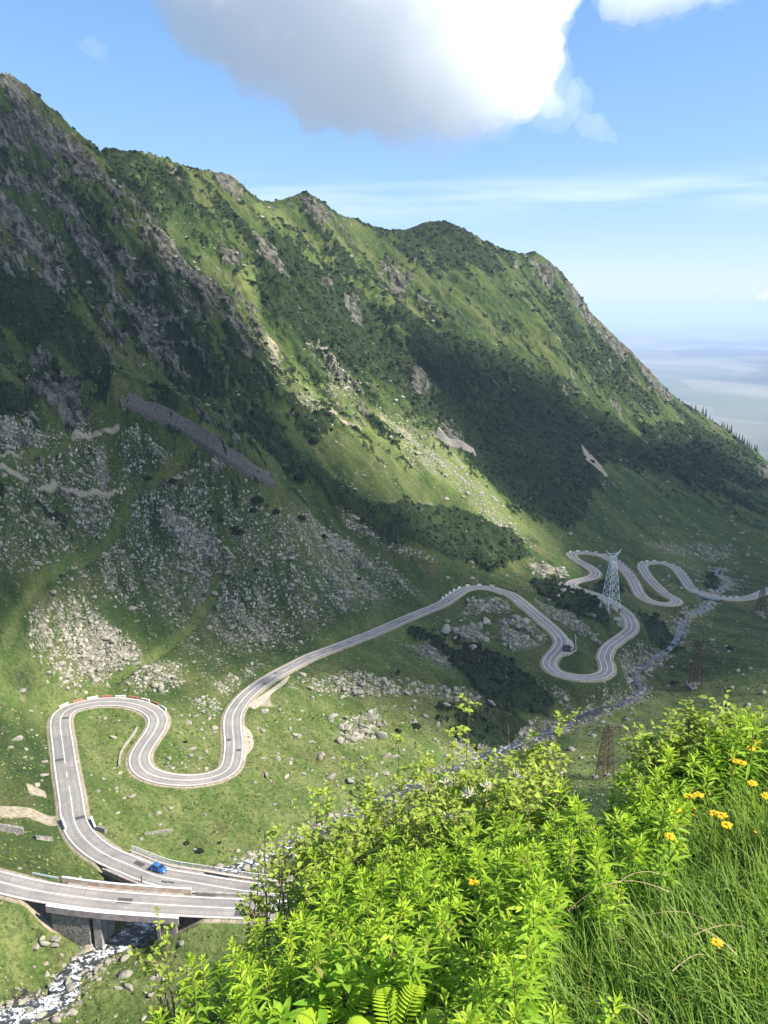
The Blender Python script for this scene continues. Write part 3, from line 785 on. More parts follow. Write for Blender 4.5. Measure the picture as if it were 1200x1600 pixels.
def path_frame(P):
    T = np.gradient(P[:, :2], axis=0); T /= np.linalg.norm(T, axis=1)[:, None] + 1e-9
    return T, np.stack([-T[:, 1], T[:, 0]], 1)               # normal = left of travel
RT, RN = path_frame(ROAD)
RN = smooth_path(RN, 4); RN /= np.linalg.norm(RN, axis=1)[:, None]
RS = np.r_[0, np.cumsum(np.linalg.norm(np.diff(ROAD, axis=0), axis=1))]
HW = np.interp(np.arange(len(ROAD)), [0, road_index(98, 1162), road_index(365, 1114), road_index(463, 1037), len(ROAD) - 1], [3.35, 3.4, 3.3, 3.05, 2.95])
def ribbon(name, i0, i1, o0, o1, dz, mat, build=True):
    a = np.arange(i0, i1 + 1)
    o0 = np.broadcast_to(o0, a.shape); o1 = np.broadcast_to(o1, a.shape)
    L = np.c_[ROAD[a, :2] + RN[a] * o0[:, None], ROAD[a, 2] + dz]; R = np.c_[ROAD[a, :2] + RN[a] * o1[:, None], ROAD[a, 2] + dz]
    n = len(a); V = np.concatenate([L, R]); k = np.arange(n - 1)
    F = np.stack([k + n, k + n + 1, k + 1, k], 1)
    return (V, F) if not build else fast_mesh(name, V, F, mat, smooth=True, colors={'lane': np.repeat(np.array([[0, 0, 0], [1, 1, 1]], float), n, axis=0)})
NRD = len(ROAD) - 1
tag(ribbon('road', 0, NRD, HW, -HW, 0.0, M_ASPH), kind='structure')
mv, mf = [], []; off = 0
def addrib(i0, i1, o0, o1, dz=0.012):
    global off
    if i1 - i0 < 1: return
    v_, f_ = ribbon('', i0, i1, o0, o1, dz, None, False); mv.append(v_); mf.append(f_ + off); off += len(v_)
LWD = 0.17
a = np.arange(NRD + 1)
addrib(0, NRD, HW - 0.28, HW - 0.28 - 0.27); addrib(0, NRD, -HW + 0.28 + 0.27, -HW + 0.28)
# centre line: solid on bends and bridges, dashed on the straights
d0, d1 = road_index(400, 1074), road_index(700, 936)
e0, e1 = road_index(110, 1240), road_index(104, 1205)
k = 0
while k < NRD:
    if d0 < k < d1 or e0 < k < e1:
        addrib(k, min(k + 5, NRD), .09, -.09); k += 12
    else:
        k2 = min([x for x in (d0, e0, NRD) if x > k]); addrib(k, k2, .105, -.105); k = k2 + 1
tag(fast_mesh('road_markings', np.concatenate(mv), np.concatenate(mf), M_PAINT), kind='structure')
# tar patches and joints
pvv, pff, poff = [], [], 0
for (u, v, side, ln, wd) in [(195,1402,.3,4,1.7),(372,1424,-1.6,3,1.6),(108,1185,1.6,.5,2.6),(90,1122,-1.6,.5,2.4),(107,1282,-1.6,.5,2.6),(205,1362,-1.5,3.2,1.3),(370,1155,1.6,.5,1.6),(357,1172,-1.6,.5,1.4),(262,1367,1.4,1.6,.6),(272,1369,1.2,1.2,.6),(408,1066,-1.2,1.6,1.2),(433,1050,1.,1,1)]:
    i = road_index(u, v); h = max(1, int(ln / 1.6)); v_, f_ = ribbon('', i - h, i + h, side + wd / 2, side - wd / 2, 0.006, None, False)
    pvv.append(v_); pff.append(f_ + poff); poff += len(v_)
tag(fast_mesh('road_patches', np.concatenate(pvv), np.concatenate(pff), M_PATCH), kind='structure')

def sheet(name, px, mat, lift=0.05, z=None):
    """a draped lay-by: polygon of photograph pixels laid on the ground as a fine sheet"""
    P = np.array([hit(u, v) for u, v in px]); c = P.mean(0); n = len(P)
    Q = spline(np.vstack([P, P[:1]]), 0.8); V = [c]; rings = 6
    for r in range(1, rings + 1):
        for p in Q: V.append(c + (p - c) * r / rings)
    V = np.array(V); V[:, 2] = ground(V[:, 0], V[:, 1]) + lift; k = len(Q); F = []
    for i in range(k): F.append((0, 1 + i, 1 + (i + 1) % k))
    for r in range(rings - 1):
        for i in range(k): a = 1 + r * k + i; b = 1 + r * k + (i + 1) % k; F.append((a, a + k, b + k, b))
    o = fast_mesh(name, V, F, mat, smooth=True)
    bm = bmesh.new(); bm.from_mesh(o.data); bmesh.ops.recalc_face_normals(bm, faces=bm.faces); bm.to_mesh(o.data); bm.free()
    return tag(o, kind='structure')
sheet('gravel_layby', [(377,1131),(389,1140),(396,1154),(395,1168),(386,1180),(377,1187)], M_GRAVEL, 0.1)
sheet('gravel_layby', [(386,1103),(400,1093),(425,1076),(452,1056),(446,1068),(426,1083),(412,1098),(398,1108)], M_GRAVEL, 0.1)
sheet('gravel_layby', [(883,998),(892,1000),(897,1010),(892,1019),(876,1027),(868,1029),(876,1018)], M_GRAVEL, 0.1)

M_WATER, nt, out = new_mat('white_water'); g = G(nt); P = g.pos()
f1 = g.noise(P, 0.55, 6, 0.7, 0.6); f2 = g.noise(P, 1.8, 4, 0.7)
yy = nt.nodes.new('ShaderNodeSeparateXYZ'); nt.links.new(P, yy.inputs[0])
foam = g.ramp(g.math('ADD', g.math('ADD', g.math('MULTIPLY', f1, 0.65), g.math('MULTIPLY', f2, 0.35)), g.math('MULTIPLY', g.ramp(yy.outputs[1], 260, 165), 0.050)), 0.54, 0.62)
c = g.mix(foam, (0.035, 0.040, 0.036), (0.80, 0.81, 0.81)); r = g.math('MULTIPLY_ADD', foam, 0.4, 0.35)
nt.links.new(g.bsdf(c, r, g.bump(f2, 0.8, 0.3), 0.5), out.inputs['Surface'])
ST, SN = path_frame(STREAM); SN = smooth_path(SN, 3)
NW = 7; sw = 1.45 + 0.8 * (STREAM[:, 1] < 175) + 0.6 * fbm(np.arange(len(STREAM)) / 14.0, np.zeros(len(STREAM)), 3) + np.interp(np.arange(len(STREAM)), [0, len(STREAM) * .3, len(STREAM)], [.5, .5, .1])
wv_ = []
for k in range(NW):
    t = k / (NW - 1) * 2 - 1
    q = STREAM[:, :2] + SN * (t * sw)[:, None]
    wv_.append(np.c_[q, STREAM[:, 2] + 0.06 + 0.10 * fbm(q[:, 0] / 1.1, q[:, 1] / 1.1, 2) - 0.08 * t * t])
WVV = np.stack(wv_, 1).reshape(-1, 3); ix = np.arange(len(STREAM) * NW).reshape(len(STREAM), NW)
tag(fast_mesh('stream_water', WVV, np.stack([ix[:-1, 1:], ix[:-1, :-1], ix[1:, :-1], ix[1:, 1:]], -1).reshape(-1, 4), M_WATER, smooth=True), kind='structure')
# ------------------------------------------------------------------ boulders, loose stones, scrub, trees
def rock_mesh(seed, sub, flat=0.7):
    r = np.random.default_rng(seed)
    bm = bmesh.new(); bmesh.ops.create_icosphere(bm, subdivisions=sub, radius=1.0)
    co = np.array([v.co[:] for v in bm.verts]); F = np.array([[v.index for v in f.verts] for f in bm.faces]); bm.free()
    # chop with random planes for broken, faceted faces
    for _ in range(9):
        n = r.normal(size=3); n /= np.linalg.norm(n); c = r.uniform(0.45, 0.8)
        d = co @ n - c; co = co - np.outer(np.maximum(d, 0) * 0.9, n)
    co *= 1 + 0.12 * fbm(co[:, 0] * 1.6 + seed, co[:, 1] * 1.6 + co[:, 2] * 1.3, 3)[:, None]
    co *= np.array([r.uniform(0.9, 1.4), r.uniform(0.7, 1.05), r.uniform(0.5, 0.8) * flat / 0.7])
    return co, F
m, nt, out = new_mat('lichen_rock'); g = G(nt); P = g.pos()
inf = nt.nodes.new('ShaderNodeObjectInfo')
n1_ = g.noise(P, 0.9, 6, 0.7); n2_ = g.noise(P, 5.0, 4, 0.7)
c = g.cramp(g.math('ADD', g.math('MULTIPLY', n1_, 0.6), g.math('MULTIPLY', n2_, 0.4)), [(0.34, (0.11, 0.104, 0.085)), (0.48, (0.28, 0.257, 0.195)), (0.64, (0.45, 0.412, 0.305))])
c = g.mix(g.math('MULTIPLY', g.ramp(g.noise(P, 1.7, 3), 0.55, 0.68), 0.45), c, (0.17, 0.18, 0.09))
c = g.mix(g.math('MULTIPLY', inf.outputs['Random'], 0.35), c, (0.16, 0.145, 0.12))
nt.links.new(g.bsdf(c, 0.95, g.bump(n2_, 0.6, 0.2), 0.1), out.inputs['Surface'])
M_ROCK = m

SMALL = [rock_mesh(100 + k, 1) for k in range(10)]
def merged(protos, pts, sizes, rots, tilt, name, mat, smooth=False, sink=0.25, tones=None):
    vs, fs, tc = [], [], []; off = 0
    for p, s, a, k in zip(pts, sizes, rots, rng.integers(0, len(protos), len(pts))):
        co, F = protos[k]; ca, sa = math.cos(a), math.sin(a)
        q = co * s; x = q[:, 0] * ca - q[:, 1] * sa; y = q[:, 0] * sa + q[:, 1] * ca
        vs.append(np.stack([x + p[0], y + p[1], q[:, 2] + p[2] + s * (0.35 - sink)], 1)); fs.append(F + off); off += len(co); tc.append(np.full((len(co), 3), rng.random()))
    return fast_mesh(name, np.concatenate(vs), np.concatenate(fs), mat, smooth=smooth, colors={'tone': np.concatenate(tc)})
def pick(weight, n):
    w = weight.ravel().copy(); w /= w.sum()
    k = rng.choice(len(w), n, p=w); i, j = np.unravel_index(k, weight.shape)
    fr = rng.random(n); fa = rng.random(n)
    i1 = np.minimum(i + 1, NR - 1)
    r = RR[i] * (1 - fr) + RR[i1] * fr; az = AZ[np.minimum(j, NA - 2)] + (AZ[1] - AZ[0]) * fa
    x = r * np.sin(az); y = r * np.cos(az); return np.stack([x, y, ground(x, y)], 1)
AREA = (RR * np.gradient(RR))[:, None] * (AZ[1] - AZ[0]) * np.ones((1, NA))
vis = (gu > -60) & (gu < 1260) & (gv < 1660) & (rr2 > 120)
offroad = (rdist > 5.2) & (m_track < 0.3)
den = (scree_soft ** 1.3 + 0.010 + 0.10 * sstep(9, 4, sdist)) * AREA * vis * offroad * (rr2 < 900) * (m_pine < 0.5) * (m_dirt < 0.5)
pts = pick(den, 26000); dist_ = np.hypot(pts[:, 0], pts[:, 1])
sz = (0.17 + 0.52 * rng.pareto(3.0, len(pts))).clip(0.2, 2.2) * (0.55 + 0.45 * np.clip(dist_ / 350, 0.4, 1.6))
tag(merged(SMALL, pts, sz, rng.random(len(pts)) * 6.28, 0, 'scree_stones', M_ROCK), kind='stuff')

# the big boulders one by one
BIG = []
for k in range(8):
    co, F = rock_mesh(300 + k, 3); me_o = fast_mesh('boulder', co, F, M_ROCK); BIG.append(me_o.data); bpy.data.objects.remove(me_o)
ZONES = [  # polygon in the photograph, how many, size range (m), label, group
 ([(20,1110),(78,1110),(90,1250),(10,1250)], 10, (.7,1.5), 'pale boulder in the grass left of the first straight of road'),
 ([(125,1120),(215,1120),(190,1200),(240,1240),(300,1290),(140,1290)], 26, (.5,1.25), 'light grey stone dotting the green loop inside the first hairpin'),
 ([(255,1095),(345,1095),(340,1195),(280,1200),(250,1160)], 22, (.6,1.5), 'grey boulder in the grassy pocket between the two bends'),
 ([(400,1090),(640,1090),(720,1160),(560,1230),(430,1260),(400,1180)], 62, (.7,2.0), 'pale boulder on the sunlit meadow above the shrubs'),
 ([(535,1115),(592,1108),(600,1150),(528,1165)], 26, (1.2,2.6), 'angular block of the big rock heap in the meadow'),
 ([(470,1050),(760,1075),(770,1105),(480,1090)], 34, (.9,2.2), 'grey block in the rock band below the long straight road'),
 ([(690,970),(850,960),(850,1010),(700,1015)], 34, (1.4,3.6), 'large grey block on the rocky knoll inside the road loop'),
 ([(740,930),(800,935),(815,960),(720,965)], 10, (.9,1.8), 'grey stone heaped inside the upper bend of the road'),
 ([(820,880),(890,890),(940,1000),(890,985)], 18, (1.0,2.3), 'grey block among dark dwarf pines under the lattice pylon'),
 ([(60,960),(200,980),(215,1050),(90,1060)], 16, (1.0,2.4), 'pale slab lying on the wide fan of rubble'),
 ([(240,800),(560,900),(520,960),(300,930)], 22, (1.3,2.8), 'weathered boulder scattered over the shaded talus slope'),
 ([(0,1520),(110,1490),(190,1460),(215,1470),(110,1600),(0,1600)], 16, (.5,1.3), 'wet brown boulder on the bank of the stream by the bridge'),
 ([(150,1500),(290,1470),(330,1500),(250,1590),(150,1600)], 14, (.4,1.1), 'flat grey stone on the grass bank below the bridge'),
 ([(60,1420),(110,1450),(90,1490),(40,1470)], 4, (.7,1.5), 'grey boulder on the slope left of the bridge abutment'),
]
nb = 0
BIGL = []
def put_boulder(p, s, label, group):
    global nb
    o = bpy.data.objects.new('boulder', random.choice(BIG)); link(o)
    o.location = (p[0], p[1], p[2] + s * 0.12); o.scale = (s * random.uniform(.8, 1.3), s * random.uniform(.7, 1.1), s * random.uniform(.55, 1.0))
    o.rotation_euler = (random.uniform(-.25, .25), random.uniform(-.25, .25), random.uniform(0, 6.28))
    tag(o, label, 'boulder', group); nb += 1
    return o
for poly, n, (s0, s1), label in ZONES:
    P = np.array(poly, float); lo = P.min(0); hi = P.max(0); c = 0; tries = 0
    while c < n and tries < n * 30:
        tries += 1
        q = lo + (hi - lo) * rng.random(2)
        ins = False
        for (x0, y0), (x1, y1) in zip(P, np.roll(P, -1, 0)):
            if (y0 > q[1]) != (y1 > q[1]) and q[0] < (x1 - x0) * (q[1] - y0) / (y1 - y0) + x0: ins = not ins
        if not ins: continue
        h = hit(q[0], q[1])
        if h is None: continue
        s = s0 + (s1 - s0) * rng.random() ** 2.2
        if np.min((ROAD[:, 0] - h[0]) ** 2 + (ROAD[:, 1] - h[1]) ** 2) < (4.6 + s) ** 2: continue
        put_boulder(h, s, label, label.replace('the ', '')); c += 1
for u, v, s, label in [(137,1482,2.0,'big rounded grey boulder beside the bridge pier'),(128,1490,1.3,'low boulder leaning on the big rounded one by the pier'),(157,1477,.0,''),(115,1500,1.2,'small pale boulder just above the rapids, nearest the pier'),
                       (156,1476,1.2,'reddish brown boulder at the edge of the rapids below the bridge'),(85,1477,1.0,'lone white boulder on the grass left of the rapids'),(56,1481,.9,'small grey boulder left of the lone white one'),
                       (253,1529,1.5,'flat pale boulder on the grass below the bridge, next to the leafy bank'),(200,1542,1.1,'grey slab tilted in the grass right of the rapids'),(235,1555,1.0,'mossy grey slab low on the right bank'),
                       (26,1156,1.6,'dark grey boulder in the meadow left of the first hairpin'),(60,1230,.0,'')]:
    if s: put_boulder(hit(u, v), s, label, None)

LASTR = int(np.argmin((project(STREAM)[0] - 228) ** 2 + (project(STREAM)[1] - 1442) ** 2))
for k in range(26):
    i = int(rng.integers(3, LASTR)); p = STREAM[i] + np.r_[rng.normal(size=2) * 1.7, 0.0]
    put_boulder(p, rng.uniform(.35, .95), 'dark wet boulder breaking the white water of the rapids below the bridge', 'wet boulders in the rapids')
# dwarf pine scrub: leafy domes, as one far mass on the slopes plus the single bushes one can tell apart
def bush_mesh(seed, n=90, leaf=0.34):
    r = np.random.default_rng(seed); vs, fs = [], []
    d = r.normal(size=(n, 3)); d[:, 2] = np.abs(d[:, 2]); d /= np.linalg.norm(d, axis=1)[:, None]
    lump = 1 + 0.35 * perlin(d[:, 0] * 2.1 + seed, d[:, 1] * 2.1 + d[:, 2] * 1.7)
    c = d * lump[:, None] * r.uniform(0.72, 1.05, n)[:, None] * np.array([1, 1, .8])
    for p, q in zip(c, d):
        t = np.cross(q, r.normal(size=3)); t /= np.linalg.norm(t); b = np.cross(q, t) * .75 + q * .45
        k = len(vs); s = leaf * r.uniform(.6, 1.2)
        vs += [p - t * s - b * s * .5, p + t * s - b * s * .5, p + t * s * .5 + b * s, p - t * s * .5 + b * s]; fs.append((k, k + 1, k + 2, k + 3))
    return np.array(vs), np.array(fs)
m, nt, out = new_mat('dwarf_pine_needles'); g = G(nt); P = g.pos()
inf = nt.nodes.new('ShaderNodeObjectInfo')
c = g.mix(g.ramp(g.noise(P, 0.45, 4, 0.6), 0.36, 0.66), (0.009, 0.019, 0.008), (0.030, 0.046, 0.014))
c = g.mix(g.math('MULTIPLY', g.sep(g.attr('tone').outputs['Color'])[0], 0.6), c, (0.044, 0.060, 0.018))
nt.links.new(g.bsdf(c, 0.9, None, 0.1), out.inputs['Surface']); M_PINE = m
BUSH = [bush_mesh(500 + k, 70, .36) for k in range(8)]
den = (m_pine ** 2) * AREA * vis * (rdist > 7) * (rr2 < 1500) / np.maximum(rr2, 250) ** 0.55
pts = pick(den, 19000); dist_ = np.hypot(pts[:, 0], pts[:, 1])
sz = (0.45 + 0.95 * rng.random(len(pts)) ** 1.8) * (0.70 + dist_ / 950)
tag(merged(BUSH, pts, sz, rng.random(len(pts)) * 6.28, 0, 'dwarf_pine_scrub', M_PINE, sink=0.58), kind='stuff')
# tussocks that roughen the pasture
m, nt, out = new_mat('tussock_grass'); g = G(nt)
tn = g.sep(g.attr('tone').outputs['Color'])[0]
c = g.cramp(tn, [(0.0, (0.070, 0.115, 0.022)), (0.45, (0.135, 0.190, 0.042)), (0.75, (0.210, 0.235, 0.075)), (1.0, (0.30, 0.27, 0.13))])
nt.links.new(g.bsdf(c, 0.95, None, 0.05), out.inputs['Surface']); M_TUSS = m
TUS = [bush_mesh(820 + k, 13, .5) for k in range(6)]
den = AREA * vis * (rdist > 4.6) * (rr2 < 520) * (m_pine < 0.3) * (m_dirt < 0.3) * (sdist > 3.5) * (0.25 + np.clip(fbm(GX / 9, GY / 9, 4, 0.6, 301.0) + 0.25, 0, 1)) / rr2 ** 1.3
pts = pick(den, 24000); dist_ = np.hypot(pts[:, 0], pts[:, 1])
sz = (0.14 + 0.34 * rng.random(len(pts)) ** 2.0) * (0.7 + dist_ / 600)
tag(merged(TUS, pts, sz, rng.random(len(pts)) * 6.28, 0, 'grass_tussocks', M_TUSS, sink=0.45), kind='stuff')
BUSHM = []
for k in range(5):
    co, F = bush_mesh(700 + k, 420, 0.17); o = fast_mesh('dwarf_pine_bush', co, F, M_PINE); BUSHM.append(o.data); bpy.data.objects.remove(o)
M_BARK = simple_mat('pine_bark', (0.10, 0.075, 0.055), (0.05, 0.04, 0.03), 6.0, 0.95)
BLAB = 'round dark dwarf pine bush on the shaded talus, standing alone among grey stones'
for u, v, s, lab in [(402,782,3.4,''),(395,797,2.2,''),(372,832,2.9,''),(365,825,1.8,''),(345,812,1.6,''),(430,800,2.2,''),(470,810,2.4,''),(505,838,2.0,''),(530,860,1.8,''),(232,748,2.0,''),(270,752,2.2,''),(300,790,1.4,''),(330,800,1.6,''),
                     (445,735,3.6,''),(468,748,4.4,''),(490,690,4.0,''),(280,955,1.2,''),(240,905,1.2,''),(95,900,1.1,''),(400,890,1.5,''),(560,905,1.6,''),
                     (291,1318,1.0,'low dark juniper on the green slope above the upper bridge, left of the trio'),(310,1330,1.25,'largest dark juniper on the green slope above the upper bridge'),(342,1317,.7,'smallest dark juniper on the green slope, right of the trio'),
                     (289,1160,.8,'tiny dark bush in the grassy pocket between the two bends'),(622,1142,1.4,''),(650,1135,1.8,'')]:
    h = hit(u, v)
    if h is None: continue
    r_ = empty('dwarf_pine', (h[0], h[1], h[2] - 0.1), random.uniform(0, 6.28)); r_.scale = (s, s * random.uniform(.8, 1.1), s * random.uniform(.7, .95))
    tag(r_, lab or BLAB, 'bush', None if lab else 'lone dwarf pine bushes')
    o = bpy.data.objects.new('foliage', random.choice(BUSHM)); link(o, r_)
    t = MB()
    for k in range(5):
        a = 6.28 * k / 5; t.bar((0, 0, -.1), (.5 * math.cos(a), .5 * math.sin(a), .45), .06, 5, .02)
    t.build('stems', M_BARK, r_)

# spruces along the lower crest on the right
def spruce_mesh(seed):
    r = np.random.default_rng(seed); vs, fs = [], []
    for lvl in range(15):
        t = lvl / 14; z = 0.08 + 0.90 * t; rad = 0.20 * (1 - t) ** .85 + 0.012; nb_ = 9
        for k in range(nb_):
            a = 6.28 * k / nb_ + lvl * .7 + r.uniform(-.2, .2); R = rad * r.uniform(.65, 1.15); w = .35 * R + .008
            ca, sa = math.cos(a), math.sin(a); q = len(vs)
            vs += [(0, 0, z + .03), (R * .6 * ca - w * sa, R * .6 * sa + w * ca, z - .015), (R * ca, R * sa, z - .05), (R * .6 * ca + w * sa, R * .6 * sa - w * ca, z - .015)]
            fs.append((q, q + 1, q + 2, q + 3))
    return np.array(vs), np.array(fs)
SPR = []
for k in range(4):
    co, F = spruce_mesh(40 + k); o = fast_mesh('crown', co, F, M_PINE); SPR.append(o.data); bpy.data.objects.remove(o)
tr = MB(); tr.bar((0, 0, -.05), (0, 0, .9), .018, 6, .004); o = tr.build('trunk', M_BARK); TRK = o.data; bpy.data.objects.remove(o)
skyu = [1076,1083,1095,1100,1106,1121,1126,1130,1134,1138,1142,1146,1150,1160,1164,1169,1172,1176,1180,1184,1188,1112,1155]
for k, u in enumerate(skyu):
    j = int((math.atan2(float(ray(u, 700)[0]), 1) - AZ[0]) / (AZ[1] - AZ[0])); i = int(np.argmin(np.where((RR > 900) & (RR < 1800), gv[:, j], 1e9)))
    x, y = GX[i, j], GY[i, j]; z = GZ[i, j]
    h = random.uniform(7, 17)
    r_ = empty('spruce_tree', (x - 3, y - 6, float(ground(x - 3, y - 6)) - .5), random.uniform(0, 6)); r_.scale = (h, h, h)
    tag(r_, 'small dark spruce standing on the lower crest against the hazy plain', 'tree', 'spruces along the lower crest')
    o = bpy.data.objects.new('crown', SPR[k % 4]); link(o, r_); o = bpy.data.objects.new('trunk', TRK); link(o, r_)
# ------------------------------------------------------------------ bridges, walls, rails, pylons, cars
def prism(a, b, prof_fn, step=2):
    """box-like sweep along the road between indices a..b; prof_fn(i) -> list of (offset, dz) going round"""
    m_ = MB(); idxs = list(range(a, b + 1, step));
    if idxs[-1] != b: idxs.append(b)
    rings = []
    for i in idxs:
        rings.append([(ROAD[i, 0] + RN[i, 0] * o, ROAD[i, 1] + RN[i, 1] * o, ROAD[i, 2] + dz) for o, dz in prof_fn(i)])
    n = len(rings[0]); V = [p for r in rings for p in r]; F = []
    for r in range(len(rings) - 1):
        for k in range(n): F.append((r * n + k, (r + 1) * n + k, (r + 1) * n + (k + 1) % n, r * n + (k + 1) % n))
    F.append(tuple(range(n))); F.append(tuple(range((len(rings) - 1) * n, len(rings) * n))[::-1])
    m_.add(V, F); return m_
def fixn(o):
    bm = bmesh.new(); bm.from_mesh(o.data); bmesh.ops.recalc_face_normals(bm, faces=bm.faces); bm.to_mesh(o.data); bm.free(); return o
def wall_sweep(a, b, o0, o1, z0, z1, name, mat, parent):
    lo, hi = min(o0, o1), max(o0, o1)
    return fixn(prism(min(a, b), max(a, b), lambda i: [(lo, z0), (hi, z0), (hi, z1), (lo, z1)]).build(name, mat, parent))
def at_road(i, off, dz=0.0): return (ROAD[i, 0] + RN[i, 0] * off, ROAD[i, 1] + RN[i, 1] * off, ROAD[i, 2] + dz)

# front bridge: travels left to right, so its left (+) side is away from the viewer
def side_far(i): return 1 if RN[i, 1] > 0 else -1
b1 = empty('road_bridge', at_road((B1[0] + B1[1]) // 2, 0, -8)); tag(b1, 'concrete road bridge over the rapids with a rust streaked parapet, the nearer of two', 'bridge')
def under_parent(o, p): 
    o.parent = p; o.matrix_parent_inverse = Matrix.Translation(-p.location); return o
a_, b_ = min(B1), max(B1); W = 3.95; sf = side_far((a_ + b_) // 2)
under_parent(wall_sweep(a_, b_, -W, W, -1.35, -0.05, 'deck', M_CONC, None), b1)
under_parent(wall_sweep(a_ - 2, b_ + 2, sf * (W - .02), sf * (W + .38), -1.0, 1.0, 'parapet', M_RUSTC, None), b1)
under_parent(wall_sweep(a_ - 2, b_ + 2, sf * (W - .06), sf * (W + .42), 1.003, 1.14, 'coping', M_WHITE, None), b1)
under_parent(wall_sweep(a_ - 1, b_ + 1, -sf * (W + .003), -sf * (W + .30), -1.25, 0.22, 'fascia', M_PINKC, None), b1)
under_parent(wall_sweep(a_ - 1, b_ + 1, -sf * (W - .3), -sf * (W + .32), 0.223, 0.30, 'kerb', M_WHITE, None), b1)
def pier(i0, i1, name, dz=-1.37, depth=10.5, mat=M_STONE, w=W - .2, taper=0.0):
    lo, hi = min(i0, i1), max(i0, i1); m_ = MB()
    P = [at_road(lo, -w, dz), at_road(hi, -w, dz), at_road(hi, w, dz), at_road(lo, w, dz)]
    Q = [(p[0], p[1], p[2] - depth) for p in P]
    m_.add(Q + P, [(0, 1, 5, 4), (1, 2, 6, 5), (2, 3, 7, 6), (3, 0, 4, 7), (4, 5, 6, 7), (3, 2, 1, 0)])
    return fixn(m_.build(name, mat))
ia = road_index(150, 1405)
under_parent(pier(a_, ia, 'abutment'), b1)
under_parent(pier(ia + 1, ia + 3, 'pier', w=W - .5, mat=M_CONC), b1)
ib = road_index(252, 1413)
under_parent(pier(ib, b_, 'abutment'), b1)
# pale blue rail on the approach
rl = empty('guard_rail', at_road(a_ - 12, sf * W)); tag(rl, 'pale blue metal guard rail on the approach left of the nearer bridge', 'rail')
ra, rb = road_index(36, 1385), a_ - 3
ra, rb = min(ra, rb), max(ra, rb)
under_parent(wall_sweep(ra, rb, sf * (W - .05), sf * (W + .05), 0.55, 0.95, 'beam', M_PALEBLUE, None), rl)
for i in range(ra, rb + 1, 4):
    q = MB(); q.box((*at_road(i, sf * W)[:2], ROAD[i, 2] + .2), (.14, .14, 1.2)); under_parent(q.build('post', M_CONC), rl)

# rear bridge: travels right to left
b2 = empty('road_bridge', at_road((B2[0] + B2[1]) // 2, 0, -8)); tag(b2, 'concrete road bridge with white railing and the blue car on it, the farther of two', 'bridge')
a_, b_ = min(B2), max(B2); sf = side_far((a_ + b_) // 2); W2 = 3.95
under_parent(wall_sweep(a_, b_, -W2, W2, -1.3, -0.05, 'deck', M_CONC, None), b2)
under_parent(wall_sweep(a_ - 12, b_ + 1, -sf * (W2 + .003), -sf * (W2 + .4), -1.2, 0.12, 'fascia', M_PINKC, None), b2)
under_parent(wall_sweep(a_ - 40, b_ + 1, sf * (W2 + .003), sf * (W2 + 1.0), -1.0, 0.14, 'walkway', M_WALK, None), b2)
under_parent(pier(b_ - 4, b_, 'abutment', dz=-1.32), b2); under_parent(pier(a_, a_ + 4, 'abutment', dz=-1.32), b2)
under_parent(pier(a_ + 14, a_ + 16, 'pier', dz=-1.32, w=W2 - .4, mat=M_CONC), b2)
rl = empty('white_railing', at_road(a_, sf * (W2 + .9))); tag(rl, 'long white railing along the far edge of the upper bridge behind the blue car', 'railing')
for z0, z1 in ((.98, 1.16), (.55, .66)):
    under_parent(wall_sweep(a_ - 40, b_ + 1, sf * (W2 + .78), sf * (W2 + .92), z0, z1, 'rail', M_WHITE, None), rl)
for i in range(a_ - 40, b_ + 1, 4):
    q = MB(); q.box((*at_road(i, sf * (W2 + .85))[:2], ROAD[i, 2] + .62), (.16, .16, .98)); under_parent(q.build('post', M_WHITE), rl)
# low wall that parts the two arms of the road right of the bridges
lw = wall_sweep(max(B1) + 3, max(B1) + 45, (W - .02), (W + .4), -2.2, .45, 'low_wall', M_CONC, None)
tag(lw, 'low grey concrete wall parting the two arms of road right of the bridges', 'wall')
# far bridge over the stream
b3 = empty('road_bridge', at_road((B3[0] + B3[1]) // 2, 0, -6)); tag(b3, 'small far road bridge where the stream passes under the last bend', 'bridge')
a_, b_ = min(B3), max(B3)
under_parent(wall_sweep(a_ - 2, b_ + 2, -3.4, 3.4, -1.1, -.05, 'deck', M_CONC, None), b3)
for s in (-1, 1): under_parent(wall_sweep(a_ - 2, b_ + 2, s * 3.41, s * 3.75, -.9, .75, 'parapet', M_WHITE, None), b3)
under_parent(pier(a_ - 2, a_, 'abutment', dz=-1.12, depth=6, w=3.2), b3); under_parent(pier(b_, b_ + 2, 'abutment', dz=-1.12, depth=6, w=3.2), b3)

# marker post by the blue car
def post_at(u, v, off_side, label, mat, h=1.15):
    i = road_index(u, v); p = at_road(i, off_side); r_ = empty('marker_post', p); q = MB(); q.bar((0, 0, 0), (0, 0, h), .16, 6, .13); q.build('shaft', mat, r_)
    q = MB(); q.bar((0, 0, h + .002), (0, 0, h + .16), .2, 6, .08); q.build('cap', M_PATCH, r_); return tag(r_, label, 'post')
sf = side_far(road_index(236, 1370))
post_at(236, 1366, -sf * 3.2, 'dark brown marker post at the bridge edge in front of the blue car', simple_mat('dark_wood', (.07, .05, .035)), 1.5)

